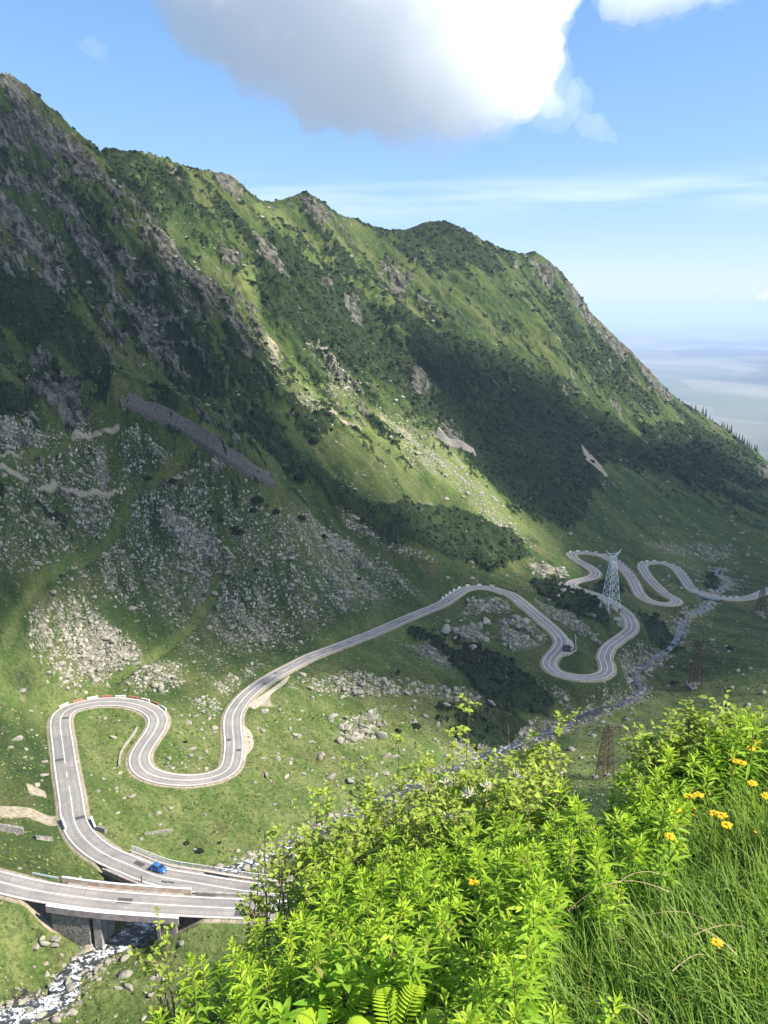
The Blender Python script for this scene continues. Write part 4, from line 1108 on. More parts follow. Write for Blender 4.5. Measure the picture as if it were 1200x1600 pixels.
# kerb blocks, white and red in turn, round the outside of the first hairpin
i0, i1 = road_index(112, 1105), road_index(247, 1118)
def outside(i):
    j = min(i + 8, NRD); k = max(i - 8, 0); t0 = ROAD[i, :2] - ROAD[k, :2]; t1 = ROAD[j, :2] - ROAD[i, :2]
    return -1 if t0[0] * t1[1] - t0[1] * t1[0] > 0 else 1
def block(i, off, ln, mat, name, label, group, h=.5, w=.4):
    p = at_road(i, off); a = math.atan2(RT[i, 1], RT[i, 0]); m_ = MB()
    L = ln / 2
    m_.add([(-L, -w / 2, -.7), (L, -w / 2, -.7), (L, w / 2, -.7), (-L, w / 2, -.7), (-L, -w / 2, h * .8), (L, -w / 2, h * .8), (L, w / 2, h * .8), (-L, w / 2, h * .8), (-L + .12, -w / 2 + .1, h), (L - .12, -w / 2 + .1, h), (L - .12, w / 2 - .1, h), (-L + .12, w / 2 - .1, h)],
           [(0, 3, 2, 1), (0, 1, 5, 4), (1, 2, 6, 5), (2, 3, 7, 6), (3, 0, 4, 7), (4, 5, 9, 8), (5, 6, 10, 9), (6, 7, 11, 10), (7, 4, 8, 11), (8, 9, 10, 11)])
    o = m_.build(name, mat); o.location = p; o.rotation_euler = (0, 0, a)
    return tag(o, label, 'kerb block', group)
k = 0; os_ = outside((i0 + i1) // 2)
for i in range(i0, i1 - 2, 5):
    white = k % 2 == 0
    block(i, os_ * 4.1, 3.7, M_WHITE if white else M_RED, 'kerb_block', ('white' if white else 'faded red') + ' painted kerb block round the outside of the first hairpin', ('white' if white else 'red') + ' kerb blocks of first hairpin'); k += 1
# white guard stones round the far hairpins
for (ua, va, ub, vb, what) in [(893,866,955,874,'the upper far hairpin'),(960,878,992,912,'the far descent behind the lattice pylon'),(1007,884,1060,890,'the farthest hairpin on the right'),(1064,898,1085,922,'the last bend before the far bridge'),(1108,931,1160,935,'the road past the far bridge'),(700,934,770,919,'the top of the long straight')]:
    i0, i1 = road_index(ua, va), road_index(ub, vb); sgn = side_far((i0 + i1) // 2)
    if 'descent' in what: sgn = outside((i0 + i1) // 2) * 0 + (1 if RN[(i0 + i1) // 2, 0] > 0 else -1)
    if 'last bend' in what: sgn = 1 if RN[(i0 + i1) // 2, 0] > 0 else -1
    for i in range(i0, i1, 7):
        block(i, sgn * 3.75, 2.6, M_WHITE, 'guard_stone', 'white guard stone set along ' + what, 'guard stones of ' + what, .75)

# walls: embankments against snow, and low masonry beside the road
def bank_wall(name, px, height, thick, mat, label, lean=0.35):
    P = [hit(u, v) for u, v in px]; P = np.array([p for p in P if p is not None])
    Q = smooth_path(spline(P, 1.5), 6); Q[:, 2] = smooth_path(np.c_[Q[:, :2], ground(Q[:, 0], Q[:, 1])], 12)[:, 2]
    T, N = path_frame(Q); N = np.where((N[:, 1:2] < 0), -N, N) # towards the hill
    V = []; n = 6
    for p, nn in zip(Q, N):
        hh = height * (0.9 + .2 * perlin(np.array([p[0] / 7]), np.array([p[1] / 7]))[0])
        for o, z in ((-thick * .5, -3), (-thick * .5 + lean * height * .0, -.2), (-thick * .5 + lean * height, hh), (thick * .5 + lean * height, hh), (thick * .5 + lean * height, -1), (thick * .5, -3)):
            V.append((p[0] + nn[0] * o, p[1] + nn[1] * o, p[2] + z))
    F = []; L = len(Q)
    for r in range(L - 1):
        for k in range(n): F.append((r * n + k, r * n + (k + 1) % n, (r + 1) * n + (k + 1) % n, (r + 1) * n + k))
    F.append(tuple(range(n))[::-1]); F.append(tuple(range((L - 1) * n, L * n)))
    m_ = MB(); m_.add(V, F); o = fixn(m_.build(name, mat)); return tag(o, label, 'wall')
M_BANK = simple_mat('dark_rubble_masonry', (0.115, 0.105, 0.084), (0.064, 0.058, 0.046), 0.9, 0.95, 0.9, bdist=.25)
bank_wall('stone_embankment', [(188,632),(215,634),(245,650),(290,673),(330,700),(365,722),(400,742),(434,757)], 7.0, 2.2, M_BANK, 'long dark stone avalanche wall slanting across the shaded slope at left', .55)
bank_wall('stone_embankment', [(682,680),(696,692),(712,700),(730,704),(746,711)], 6.0, 2.2, M_STONE, 'short grey avalanche wall on the lit flank in the middle distance', .5)
bank_wall('low_wall', [(-25,1293),(0,1297),(25,1300),(48,1306)], 1.6, .8, M_STONE, 'low grey stone wall running into the meadow below the dirt turn-off', .2)
bank_wall('low_wall', [(56,1311),(75,1313),(92,1310)], 1.1, .8, M_STONE, 'low rubble wall at the road edge below the dirt turn-off', .2)
bank_wall('low_wall', [(151,1297),(165,1302),(178,1306)], 1.3, .8, M_STONE, 'short stone wall on the inner side of the first straight', .2)
bank_wall('stone_line', [(225,1304),(245,1302),(262,1298),(285,1297)], .6, .6, M_STONE, 'broken line of pale stones across the green slope above the bridge', .1)
M_DRY = simple_mat('pale_dry_stone', (0.40, 0.36, 0.27), (0.24, 0.22, 0.17), 1.5, 0.95, .7)
bank_wall('low_wall', [(186,1198),(187,1180),(195,1166),(207,1152),(218,1132)], .8, .5, M_DRY, 'thin pale stone wall outside the second bend, in the green loop', .1)
for (ua, va, ub, vb, lab) in [(97,1283,103,1297,'short white parapet over the culvert on the outer road edge'),(143,1282,149,1296,'short white parapet over the culvert on the inner road edge')]:
    h0, h1 = hit(ua, va), hit(ub, vb); q = MB(); c_ = (h0 + h1) / 2; ln = np.linalg.norm((h1 - h0)[:2]); q.box((0, 0, .35), (ln, .4, 1.3)); q.box((0, 0, 1.05), (ln + .1, .5, .1))
    o = q.build('culvert_parapet', M_WHITE); o.location = c_; o.rotation_euler = (0, 0, math.atan2(h1[1] - h0[1], h1[0] - h0[0])); tag(o, lab, 'parapet')
# thin fence beside the lay-by
P = [hit(u, v) for u, v in ((899,994),(899.5,1005),(900,1018),(894,1022),(888,1026))]
fr = empty('wire_fence', P[2]); tag(fr, 'thin pale fence with a corner behind the lay-by inside the lower road loop', 'fence')
q = MB()
for p0, p1 in zip(P[:-1], P[1:]):
    for z in (.5, 1.0): q.bar(Vector(p0) + Vector((0, 0, z)), Vector(p1) + Vector((0, 0, z)), .08, 4)
under_parent(q.build('rail', M_WHITE), fr)
for p in P:
    q = MB(); q.bar(Vector(p) - Vector((0, 0, .3)), Vector(p) + Vector((0, 0, 1.3)), .12, 4); under_parent(q.build('post', M_WHITE), fr)

# pylons
M_GALV = simple_mat('galvanised_steel', (0.78, 0.80, 0.77), (0.60, 0.63, 0.60), 1.5, 0.6, 0, 0.1)
M_RUST = simple_mat('rusty_steel', (0.115, 0.055, 0.032), (0.06, 0.038, 0.028), 1.5, 0.85, 0)
def lattice(name, loc, rz, H, w0, w1, waist, thick, mat, label, style, conc=None):
    r_ = empty(name, loc, rz); tag(r_, label, 'pylon')
    def wid(z): return w0 + (w1 - w0) * (z / waist) if z < waist else w1
    cs = [(-1, -1), (1, -1), (1, 1), (-1, 1)]
    for sx, sy in cs:
        q = MB(); q.bar((sx * w0 / 2, sy * w0 / 2, -.6), (sx * w1 / 2, sy * w1 / 2, waist), thick, 4, thick * .8); q.build('leg', mat, r_)
    q = MB(); zs = [0]; 
    while zs[-1] < waist - .5: zs.append(min(waist, zs[-1] + wid(zs[-1]) * .78))
    for z0, z1 in zip(zs[:-1], zs[1:]):
        a, b = wid(z0) / 2, wid(z1) / 2
        for k in range(4):
            (x0, y0), (x1, y1) = cs[k], cs[(k + 1) % 4]
            q.bar((x0 * a, y0 * a, z0), (x1 * b, y1 * b, z1), thick * .55); q.bar((x1 * a, y1 * a, z0), (x0 * b, y0 * b, z1), thick * .55); q.bar((x0 * b, y0 * b, z1), (x1 * b, y1 * b, z1), thick * .5)
    q.build('bracing', mat, r_)
    if style == 'horns':
        for sx in (-1, 1):
            q = MB(); t = H - waist
            for sy in (-1, 1):
                q.bar((sx * w1 / 2, sy * w1 / 2, waist), (sx * w1 * .55, sy * w1 * .3, waist + t * .45), thick * .8); q.bar((sx * w1 * .55, sy * w1 * .3, waist + t * .45), (sx * (w1 * .55 + t * .52), 0, H), thick * .75)
                q.bar((-sx * w1 * .2, sy * w1 * .3, waist + t * .42), (sx * (w1 * .55 + t * .3), 0, waist + t * .72), thick * .55)
                q.bar((sx * w1 * .5, sy * w1 * .45, waist + t * .12), (sx * w1 * .5, -sy * w1 * .3, waist + t * .42), thick * .5)
            q.build('arm', mat, r_)
        q = MB(); q.bar((-w1 * .6, 0, waist + (H - waist) * .42), (w1 * .6, 0, waist + (H - waist) * .42), thick); q.bar((-w1 * 1.5, 0, waist + (H - waist) * .7), (w1 * 1.5, 0, waist + (H - waist) * .7), thick * .6); q.build('crossbeam', mat, r_)
    else:
        q = MB(); L = w1 * 2.3
        for sy in (-1, 1):
            q.bar((-L, 0, H - .4), (L, 0, H - .4), thick * .7); q.bar((-L, 0, H - .4), (-w1 / 2, sy * w1 / 2, waist - .8), thick * .5); q.bar((L, 0, H - .4), (w1 / 2, sy * w1 / 2, waist - .8), thick * .5)
            for sx in (-1, 1): q.bar((sx * w1 / 2, sy * w1 / 2, waist), (0, 0, H + .9), thick * .7)
        q.build('crossarm', mat, r_)
        for x in (-L, 0, L):
            q = MB(); q.bar((x, 0, H - .45), (x, 0, H - 1.9), .09, 6); [q.bar((x, 0, H - .7 - .25 * k), (x, 0, H - .75 - .25 * k), .2, 8) for k in range(5)]; q.build('insulator', M_PATCH, r_)
    if conc == 'slab':
        q = MB(); q.box((0, 0, -.35), (w0 + 2.4, w0 + 2.4, 1.3)); q.build('base_slab', M_STONE, r_)
    elif conc:
        for sx, sy in cs:
            q = MB(); q.box((sx * w0 / 2, sy * w0 / 2, -1.2 + (0 if conc == 'foot' else 0)), (1.5, 1.5, 2.4)); q.build('footing', M_CONC, r_)
    return r_
h0, h1 = hit(939, 953), hit(966, 968)
c_ = (h0 + h1) / 2; c_[2] = max(h0[2], h1[2]) - .3
depth_ = c_[1] * CP - c_[2] * SP; ptop = at_y(957, 859, c_[1])
lattice('lattice_pylon', tuple(c_), math.radians(20), float(ptop[2] - c_[2]), 7.6, 2.6, float(ptop[2] - c_[2]) * .80, .185, M_GALV, 'tall silvery lattice pylon with forked top, standing beside the road bends', 'horns', 'foot')
hb_ = hit(965, 974); q = MB(); q.box((0, 0, .3), (4.2, 4.0, 4.2)); q.box((0, 0, 2.5), (4.5, 4.3, .25)); q.box((1.2, -2.03, -.9), (1.6, .5, 1.0))
o = q.build('concrete_block', M_CONC); o.location = hb_; o.rotation_euler = (0, 0, .35); tag(o, 'grey concrete block at the foot of the silvery pylon, beside the road bend', 'block')
for u, v, ut, vt, w0, w1, lab, cc, rz in [(945,1216,947,1136,4.6,2.1,'nearest rusty lattice pylon, rising from the sunlit grass behind the shrubs','foot',.25),(1086,1072,1090,1002,4.6,1.8,'rusty lattice pylon on a concrete slab in the shaded meadow by the stream','slab',.15),(1188,958,1191,916,4.6,1.9,'farthest rusty pylon, next to the last stretch of road at right','slab',.3)]:
    h = hit(u, v); t = at_y(ut, vt, h[1]); H = float(t[2] - h[2])
    lattice('lattice_pylon', tuple(h), rz, H, w0, w1, H - 1.6, .17 if w0 < 5 else .2, M_RUST, lab, 'arms', cc)

# cars
def car(name, loc, rz, paint, label, L=4.25, Wd=1.78, Hh=1.52):
    r_ = empty(name, loc, rz); tag(r_, label, 'car')
    glass = M_GLASS
    xs = [-L/2, -L/2+.12, -L/2+.5, -.75, -.2, .55, 1.05, 1.55, L/2-.15, L/2]
    # body: lofted sections along x (front = +x)
    def sect(x, zb, zt, w, r=.12):
        return [(x, -w/2+r*.4, zb), (x, -w/2, zb+.15), (x, -w/2, zt-.18), (x, -w/2+.1, zt), (x, w/2-.1, zt), (x, w/2, zt-.18), (x, w/2, zb+.15), (x, w/2-r*.4, zb)]
    prof = [(-L/2, .42, .72, Wd-.3), (-L/2+.1, .28, .95, Wd-.1), (-L/2+.6, .22, .98, Wd), (-.5, .2, .95, Wd), (.6, .2, .93, Wd), (1.15, .22, .90, Wd-.02), (L/2-.35, .24, .78, Wd-.14), (L/2-.08, .28, .66, Wd-.32), (L/2, .36, .56, Wd-.5)]
    m_ = MB(); S = [sect(*p) for p in prof]; V = [p for s in S for p in s]; n = 8; F = []
    for i in range(len(S) - 1):
        for k in range(n): F.append((i*n+k, i*n+(k+1)%n, (i+1)*n+(k+1)%n, (i+1)*n+k))
    F += [tuple(range(n))[::-1], tuple(range((len(S)-1)*n, len(S)*n))]; m_.add(V, F); body = fixn(m_.build('body', paint, r_, True))
    # greenhouse: dark glass band with painted roof
    base = [(-L/2+.28, .96), (-L/2+.75, 1.0), (.05, .95), (1.12, .90)]
    wr, wb = Wd-.42, Wd-.1
    B = [(-L/2+.22, -wb/2+.04, .94), (1.15, -wb/2+.06, .88), (1.15, wb/2-.06, .88), (-L/2+.22, wb/2-.04, .94)]
    T = [(-L/2+.72, -wr/2, Hh-.09), (.28, -wr/2, Hh-.06), (.28, wr/2, Hh-.06), (-L/2+.72, wr/2, Hh-.09)]
    m_ = MB(); m_.add(B + T, [(0, 1, 5, 4), (1, 2, 6, 5), (2, 3, 7, 6), (3, 0, 4, 7), (4, 5, 6, 7)]); fixn(m_.build('window_band', glass, r_))
    m_ = MB(); m_.add([(x, y*1.02, z+.004) for x, y, z in T] + [(x*.9-.02, y*.9, z+.06) for x, y, z in T], [(0, 1, 5, 4), (1, 2, 6, 5), (2, 3, 7, 6), (3, 0, 4, 7), (4, 5, 6, 7), (3, 2, 1, 0)]); fixn(m_.build('roof', paint, r_, True))
    for s in (-1, 1):
        for p_, q_, r2_ in (((1.15, s*(wb/2-.05), .89), (.28, s*wr/2*1.01, Hh-.05), .05), ((-.35, s*(wb/2-.01), .95), (-.35, s*(wr/2+.02), Hh-.07), .05), ((-L/2+.22, s*(wb/2-.03), .94), (-L/2+.72, s*wr/2*1.01, Hh-.08), .07)):
            m_ = MB(); m_.bar(p_, q_, r2_); m_.build('pillar', paint, r_)
    for x in (-L/2+.78, L/2-.82):
        for s in (-1, 1):
            m_ = MB(); m_.bar((x, s*(Wd/2-.2), .32), (x, s*(Wd/2+.02), .32), .32, 16); w_ = m_.build('wheel', M_PATCH, r_)
            m_ = MB(); m_.bar((x, s*(Wd/2+.021), .32), (x, s*(Wd/2+.035), .32), .2, 12); m_.build('rim', M_GALV, w_)
    for s in (-1, 1):
        m_ = MB(); m_.box((L/2-.16, s*(Wd/2-.38), .62), (.24, .34, .14)); m_.build('headlight', M_WHITE, r_)
        m_ = MB(); m_.box((-L/2+.08, s*(Wd/2-.22), .84), (.12, .24, .18)); m_.build('tail_light', M_RED, r_)
        m_ = MB(); m_.box((.82, s*(Wd/2+.06), .98), (.14, .2, .12)); m_.build('mirror', paint, r_)
    return r_
M_GLASS = simple_mat('tinted_glass', (0.02, 0.025, 0.03), (0.03, 0.035, 0.04), 1.0, 0.08, 0, 0, 0.6)
M_BLUE = simple_mat('blue_car_paint', (0.035, 0.17, 0.50), (0.03, 0.15, 0.46), 1.0, 0.25, 0, 0.2, 0.5)
M_DARK = simple_mat('dark_car_paint', (0.025, 0.028, 0.032), (0.035, 0.037, 0.04), 1.0, 0.3, 0, 0.2, 0.5)
i = road_index(241, 1362); sf = side_far(i); p = at_road(i, sf * 1.7, .02)
car('car', p, math.atan2(-RT[i, 1], -RT[i, 0]), M_BLUE, 'bright blue hatchback driving across the upper bridge')
for u, v, lab in ((887, 1012.5, 'dark car parked in the lay-by inside the lower road loop, farther one'), (886, 1017.5, 'dark car parked in the lay-by inside the lower road loop, nearer one')):
    h = hit(u, v); car('car', (h[0], h[1], h[2] + .08), math.radians(4), M_DARK, lab)
# ------------------------------------------------------------------ the hillside at the viewer's feet
def softmax2(a, b, k=3.0): return np.logaddexp(a * k, b * k) / k
KF = 1.5
def edge_d(x, y):
    d1 = y / KF - 3.02 - 0.12 * x / KF; d2 = -0.885 * (x / KF + 0.5) + 0.465 * (y / KF - 2.8)
    return softmax2(d1, d2, 5.0) * KF
def fore_z(x, y):
    x = np.asarray(x, float); y = np.asarray(y, float)
    d = np.maximum(edge_d(x, y), 0)
    z = -1.55 * KF + 0.35 * np.minimum(x, 14) - 0.30 * y - 1.3 * d * d / (1 + 0.52 * d)
    return z + 0.05 * fbm(x / 0.9, y / 0.9, 3, 0.5, 2.0) + 0.35 * fbm(x / 6, y / 6, 2, 0.5, 4.0) * np.clip(d / 2, 0, 1)
def fore_hit(u, v, h=0.0):
    kx, kz = ray(u, v); kx = float(kx); kz = float(kz); ys = np.arange(0.8, 14, 0.01)
    below = np.where(kz * ys <= fore_z(kx * ys, ys) + h)[0]
    if len(below) == 0: return None
    y = ys[below[0]]; return np.array([kx * y, y, float(fore_z(kx * y, y))])
RF = [0.35]
while RF[-1] < 75: RF.append(RF[-1] * 1.028)
RF = np.array(RF); AF = np.radians(np.linspace(-75, 75, 260))
fx = RF[:, None] * np.sin(AF)[None]; fy = RF[:, None] * np.cos(AF)[None]; fz = fore_z(fx, fy)
ix = np.arange(fx.size).reshape(fx.shape)
m, nt, out = new_mat('turf_soil'); g = G(nt); P = g.pos()
c = g.mix(g.ramp(g.noise(P, 9, 5, .65), .38, .65), (0.035, 0.055, 0.014), (0.075, 0.085, 0.03)); c = g.mix(g.ramp(g.noise(P, 2.2, 4), .5, .7), c, (0.06, 0.045, 0.028))
nt.links.new(g.bsdf(c, .95, g.bump(g.noise(P, 22, 4), .7, .03), .05), out.inputs['Surface'])
fo = fast_mesh('hillside_ground', np.stack([fx, fy, fz], -1).reshape(-1, 3), np.stack([ix[:-1, :-1], ix[:-1, 1:], ix[1:, 1:], ix[1:, :-1]], -1).reshape(-1, 4), m, smooth=True)
tag(fo, kind='structure')

def leaf_mat(name, young, old, transl=0.35, rough=0.5, spec=0.35):
    m, nt, out = new_mat(name); g = G(nt)
    t = g.sep(g.attr('tone').outputs['Color'])
    inf = nt.nodes.new('ShaderNodeObjectInfo')
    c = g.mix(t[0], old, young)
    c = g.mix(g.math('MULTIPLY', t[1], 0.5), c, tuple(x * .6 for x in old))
    c = g.mix(g.math('MULTIPLY', inf.outputs['Random'], 0.38), c, g.mix(0.5, c, tuple(x * .75 for x in old)))
    c = g.mix(t[2], c, (0.30, 0.22, 0.07))
    n = nt.nodes.new('ShaderNodeTexNoise'); n.inputs['Scale'].default_value = 60; nt.links.new(g.obj(), n.inputs['Vector'])
    c = g.mix(g.math('MULTIPLY', n.outputs[0], 0.25), c, tuple(x * .65 for x in old))
    b = g.bsdf(c, rough, None, spec)
    tr = nt.nodes.new('ShaderNodeBsdfTranslucent'); nt.links.new(g.mix(0.5, c, (0.46, 0.70, 0.03)), tr.inputs['Color'])
    ms = nt.nodes.new('ShaderNodeMixShader'); ms.inputs[0].default_value = transl
    nt.links.new(b, ms.inputs[1]); nt.links.new(tr.outputs[0], ms.inputs[2]); nt.links.new(ms.outputs[0], out.inputs['Surface'])
    return m
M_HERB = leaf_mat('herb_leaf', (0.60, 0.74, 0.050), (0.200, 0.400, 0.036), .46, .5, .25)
M_SHRUB = leaf_mat('shrub_leaf', (0.52, 0.60, 0.080), (0.220, 0.320, 0.055), .42, .5, .25)
M_BLADE = leaf_mat('grass_blade', (0.44, 0.56, 0.090), (0.150, 0.280, 0.060), .42, .5, .25)
M_STEM = simple_mat('herb_stem', (0.16, 0.20, 0.05), (0.20, 0.10, 0.05), 6.0, 0.7)
M_TWIG = simple_mat('shrub_twig', (0.26, 0.205, 0.14), (0.17, 0.12, 0.08), 8.0, 0.9)
M_PETAL = simple_mat('yellow_petal', (0.85, 0.52, 0.015), (0.80, 0.42, 0.01), 20.0, 0.6)
M_DISC = simple_mat('orange_disc', (0.62, 0.30, 0.02), (0.45, 0.2, 0.02), 40.0, 0.8)
M_STRAW = simple_mat('dry_straw', (0.46, 0.38, 0.20), (0.36, 0.28, 0.14), 12.0, 0.8)
M_FLUFF = simple_mat('pale_fluff', (0.52, 0.48, 0.36), (0.38, 0.35, 0.22), 12.0, 0.9)

TS = np.array([0, .22, .5, .78, 1.0]); WS = np.array([.12, .78, 1.0, .62, .02])
def leaves(base, dirs, L, Wd, droop, tone, fold=0.25, roll=None, shape=WS):
    """many leaf blades at once: 15 vertices, 8 faces each; curved by droop, folded along the midrib"""
    n = len(base); up = np.array([0, 0, 1.0])
    side = np.cross(dirs, up); side /= np.linalg.norm(side, axis=1)[:, None] + 1e-6
    if roll is not None:
        nn = np.cross(side, dirs); side = side * np.cos(roll)[:, None] + nn * np.sin(roll)[:, None]
    nrm = np.cross(side, dirs)
    V = np.empty((n, 5, 3, 3))
    for k, (t, w) in enumerate(zip(TS, shape)):
        c = base + dirs * (L * t)[:, None]; c = c - np.outer(droop * L * t * t, up)
        hw = (Wd * w * .5)[:, None]
        V[:, k, 0] = c - side * hw + nrm * hw * fold; V[:, k, 1] = c; V[:, k, 2] = c + side * hw + nrm * hw * fold
    ix = np.arange(15).reshape(5, 3); f = np.concatenate([np.stack([ix[:-1, j], ix[:-1, j + 1], ix[1:, j + 1], ix[1:, j]], -1).reshape(-1, 4) for j in (0, 1)])
    F = (f[None] + (np.arange(n) * 15)[:, None, None]).reshape(-1, 4)
    T = np.repeat(tone, 15, axis=0)
    return V.reshape(-1, 3), F, T

def unit(v): return v / (np.linalg.norm(v, axis=-1, keepdims=True) + 1e-9)
def stem_tube(P, r0, r1, n=5):
    P = np.asarray(P); V = []; F = []
    for k, p in enumerate(P):
        r = r0 + (r1 - r0) * k / (len(P) - 1)
        for a in range(n): V.append((p[0] + r * math.cos(6.283 * a / n), p[1] + r * math.sin(6.283 * a / n), p[2]))
    for k in range(len(P) - 1):
        for a in range(n): F.append((k * n + a, k * n + (a + 1) % n, (k + 1) * n + (a + 1) % n, (k + 1) * n + a))
    return V, F
def herb_mesh(seed, H=0.46, nl=46, L0=0.105, W0=0.019, broad=False):
    r = np.random.default_rng(seed)
    lean = r.normal(size=2) * 0.05
    zc = np.linspace(0, 1, 9); P = np.stack([lean[0] * zc ** 2, lean[1] * zc ** 2, H * zc], 1)
    t = np.sort(np.r_[r.uniform(.25, 1, nl - 12), r.uniform(.85, 1.0, 12)])
    ph = np.arange(nl) * 2.4 + r.uniform(-.3, .3, nl)
    el = np.interp(t, [.2, .6, .85, .96, 1.0], [-.15, .25, .55, .95, 1.25]) + r.normal(size=nl) * .14
    d = np.stack([np.cos(ph) * np.cos(el), np.sin(ph) * np.cos(el), np.sin(el)], 1)
    b = np.stack([lean[0] * t ** 2, lean[1] * t ** 2, H * t], 1)
    L = L0 * np.interp(t, [.2, .5, .8, .95, 1.0], [.95, 1.1, 1.0, .62, .34]) * r.uniform(.75, 1.2, nl)
    W = W0 * np.interp(t, [.2, .6, .9, 1], [1.15, 1.1, .9, .5]) * r.uniform(.8, 1.25, nl)
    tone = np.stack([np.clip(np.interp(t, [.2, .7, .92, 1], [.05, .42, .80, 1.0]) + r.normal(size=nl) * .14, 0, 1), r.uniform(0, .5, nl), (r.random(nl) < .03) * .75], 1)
    shape = np.array([.25, .9, 1.0, .7, .03]) if broad else WS
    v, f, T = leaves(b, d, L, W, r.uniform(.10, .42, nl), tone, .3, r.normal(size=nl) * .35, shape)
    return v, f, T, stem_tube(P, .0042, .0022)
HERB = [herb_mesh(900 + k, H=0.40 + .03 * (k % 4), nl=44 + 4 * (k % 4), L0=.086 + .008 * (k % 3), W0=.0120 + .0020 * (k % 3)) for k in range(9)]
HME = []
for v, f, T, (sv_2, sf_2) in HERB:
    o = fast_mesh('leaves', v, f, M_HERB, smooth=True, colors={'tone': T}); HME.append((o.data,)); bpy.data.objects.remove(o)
    o = fast_mesh('stem', sv_2, sf_2, M_STEM, smooth=True); HME[-1] = (HME[-1][0], o.data); bpy.data.objects.remove(o)

# where herbs stand and where grass takes over
def grassy(u, v):
    """1 where long grass takes over from the herbs"""
    poly = [(800,1700),(840,1560),(870,1450),(960,1380),(1040,1320),(1070,1250),(1120,1200),(1300,1130),(1400,1700)]
    P = np.asarray(poly, float); ins = np.zeros(np.shape(u), bool)
    for (x0, y0), (x1, y1) in zip(P, np.roll(P, -1, 0)):
        ins ^= ((y0 > v) != (y1 > v)) & (u < (x1 - x0) * (v - y0) / (y1 - y0 + 1e-9) + x0)
    return ins
sp = 0.128
gx_, gy_ = np.meshgrid(np.arange(-3.6, 5.2, sp), np.arange(1.9, 6.6, sp))
gx_ = gx_.ravel() + rng.uniform(-.45, .45, gx_.size) * sp; gy_ = gy_.ravel() + rng.uniform(-.45, .45, gy_.size) * sp
gz_ = fore_z(gx_, gy_); ed = edge_d(gx_, gy_)
hu, hv = project(np.stack([gx_, gy_, gz_ + .40], -1))
clump = fbm(gx_ / .7, gy_ / .7, 3, .5, 77)
gras = grassy(hu, hv)
ok = (ed < 1.3) & (hu > -60) & (hu < 1270) & (hv < 1720) & (hv > 1040) & (np.hypot(gx_, gy_) > 2.3)
ok &= np.where(gras, (clump > 0.22) & (rng.random(len(gx_)) < .35), clump > -0.55)
BU = [100, 230, 330, 440, 540, 640, 760, 830, 950, 1010, 1060, 1120, 1200, 1300]; BV = [1790, 1632, 1512, 1440, 1370, 1318, 1290, 1278, 1246, 1205, 1172, 1140, 1108, 1080]
ok &= hv > np.interp(hu, BU, BV) + 22 * fbm(gx_ / .5, gy_ / .5, 2, .5, 55) - 4
FERNP = [fore_hit(u, v, .30) for u, v in ((528, 1570), (616, 1574))]
for fp in FERNP: ok &= np.hypot(gx_ - fp[0], gy_ - fp[1] + .12) > .30
ok &= ~((hu > 880) & (hu < 1100) & (hv > 1330) & (rng.random(len(gx_)) < .35))
hx, hy, hzz, hu, hv = gx_[ok], gy_[ok], gz_[ok], hu[ok], hv[ok]
dist_h = np.sqrt(hx ** 2 + hy ** 2 + hzz ** 2)
infr_h = (hu > 0) & (hu < 1200) & (hv < 1640)
order = np.argsort(np.where(infr_h, dist_h, dist_h + 50))
scl = rng.uniform(.78, 1.22, len(hx)) * (1 + .12 * fbm(hx / .8, hy / .8, 2, .5, 5))
vs, fs, ts, off = [], [], [], 0; svs, sfs, soff = [], [], 0
for rank, k in enumerate(order):
    s = scl[k]; a = rng.random() * 6.283
    if rank < 300:
        r_ = empty('leafy_herb', (hx[k], hy[k], hzz[k] - .01), a); r_.scale = (s, s, s); r_.rotation_euler = (rng.normal() * .10, rng.normal() * .10, a)
        me_l, me_s = HME[int(rng.integers(len(HME)))]
        link(bpy.data.objects.new('leaves', me_l), r_); link(bpy.data.objects.new('stem', me_s), r_)
        U, Vv = hu[k], hv[k]; brink = Vv < np.interp(U, BU, BV) + 60
        if gras[k]: lab = 'bright green leafy herb rising out of the long grass below the yellow flowers'
        elif brink and U < 480: lab = 'bright green leafy herb at the brink of the slope, beside the road bridges'
        elif brink and U < 860: lab = 'bright green leafy herb along the brink, just in front of the shrub row'
        elif brink: lab = 'bright green leafy herb along the brink, between rusty pylon and yellow flowers'
        elif Vv > 1530 and U < 480: lab = 'bright green leafy herb at the bottom edge, left of the ferns'
        elif Vv > 1530 and U < 690: lab = 'bright green leafy herb at the bottom edge, right around the ferns'
        elif Vv > 1530: lab = 'bright green leafy herb at the bottom edge, between ferns and long grass'
        elif U < 480: lab = 'bright green leafy herb in the middle of the bank, left of the broad-leaved herbs'
        elif U < 640: lab = 'bright green leafy herb in the middle of the bank, just above the broad-leaved herbs'
        elif U < 790: lab = 'bright green leafy herb in the middle of the bank, round the lone yellow flower'
        else: lab = 'bright green leafy herb in the middle of the bank, next to the long grass'
        tag(r_, lab, 'herb', lab.replace('bright green leafy herb', 'leafy herbs'))
    else:
        v, f, T, (s1, s2) = HERB[int(rng.integers(len(HERB)))]
        ca, sa = math.cos(a), math.sin(a); q = v * s; q = np.stack([q[:, 0] * ca - q[:, 1] * sa + hx[k], q[:, 0] * sa + q[:, 1] * ca + hy[k], q[:, 2] + hzz[k] - .01], 1)
        vs.append(q); fs.append(f + off); ts.append(T); off += len(q)
        s1 = np.array(s1) * s; s2 = np.array(s2); nv = len(s1); vs.append(np.stack([s1[:, 0] * ca - s1[:, 1] * sa + hx[k], s1[:, 0] * sa + s1[:, 1] * ca + hy[k], s1[:, 2] + hzz[k] - .01], 1)); fs.append(s2 + off); ts.append(np.tile([[.3, .3, .4]], (nv, 1))); off += nv
print('herbs', len(order))
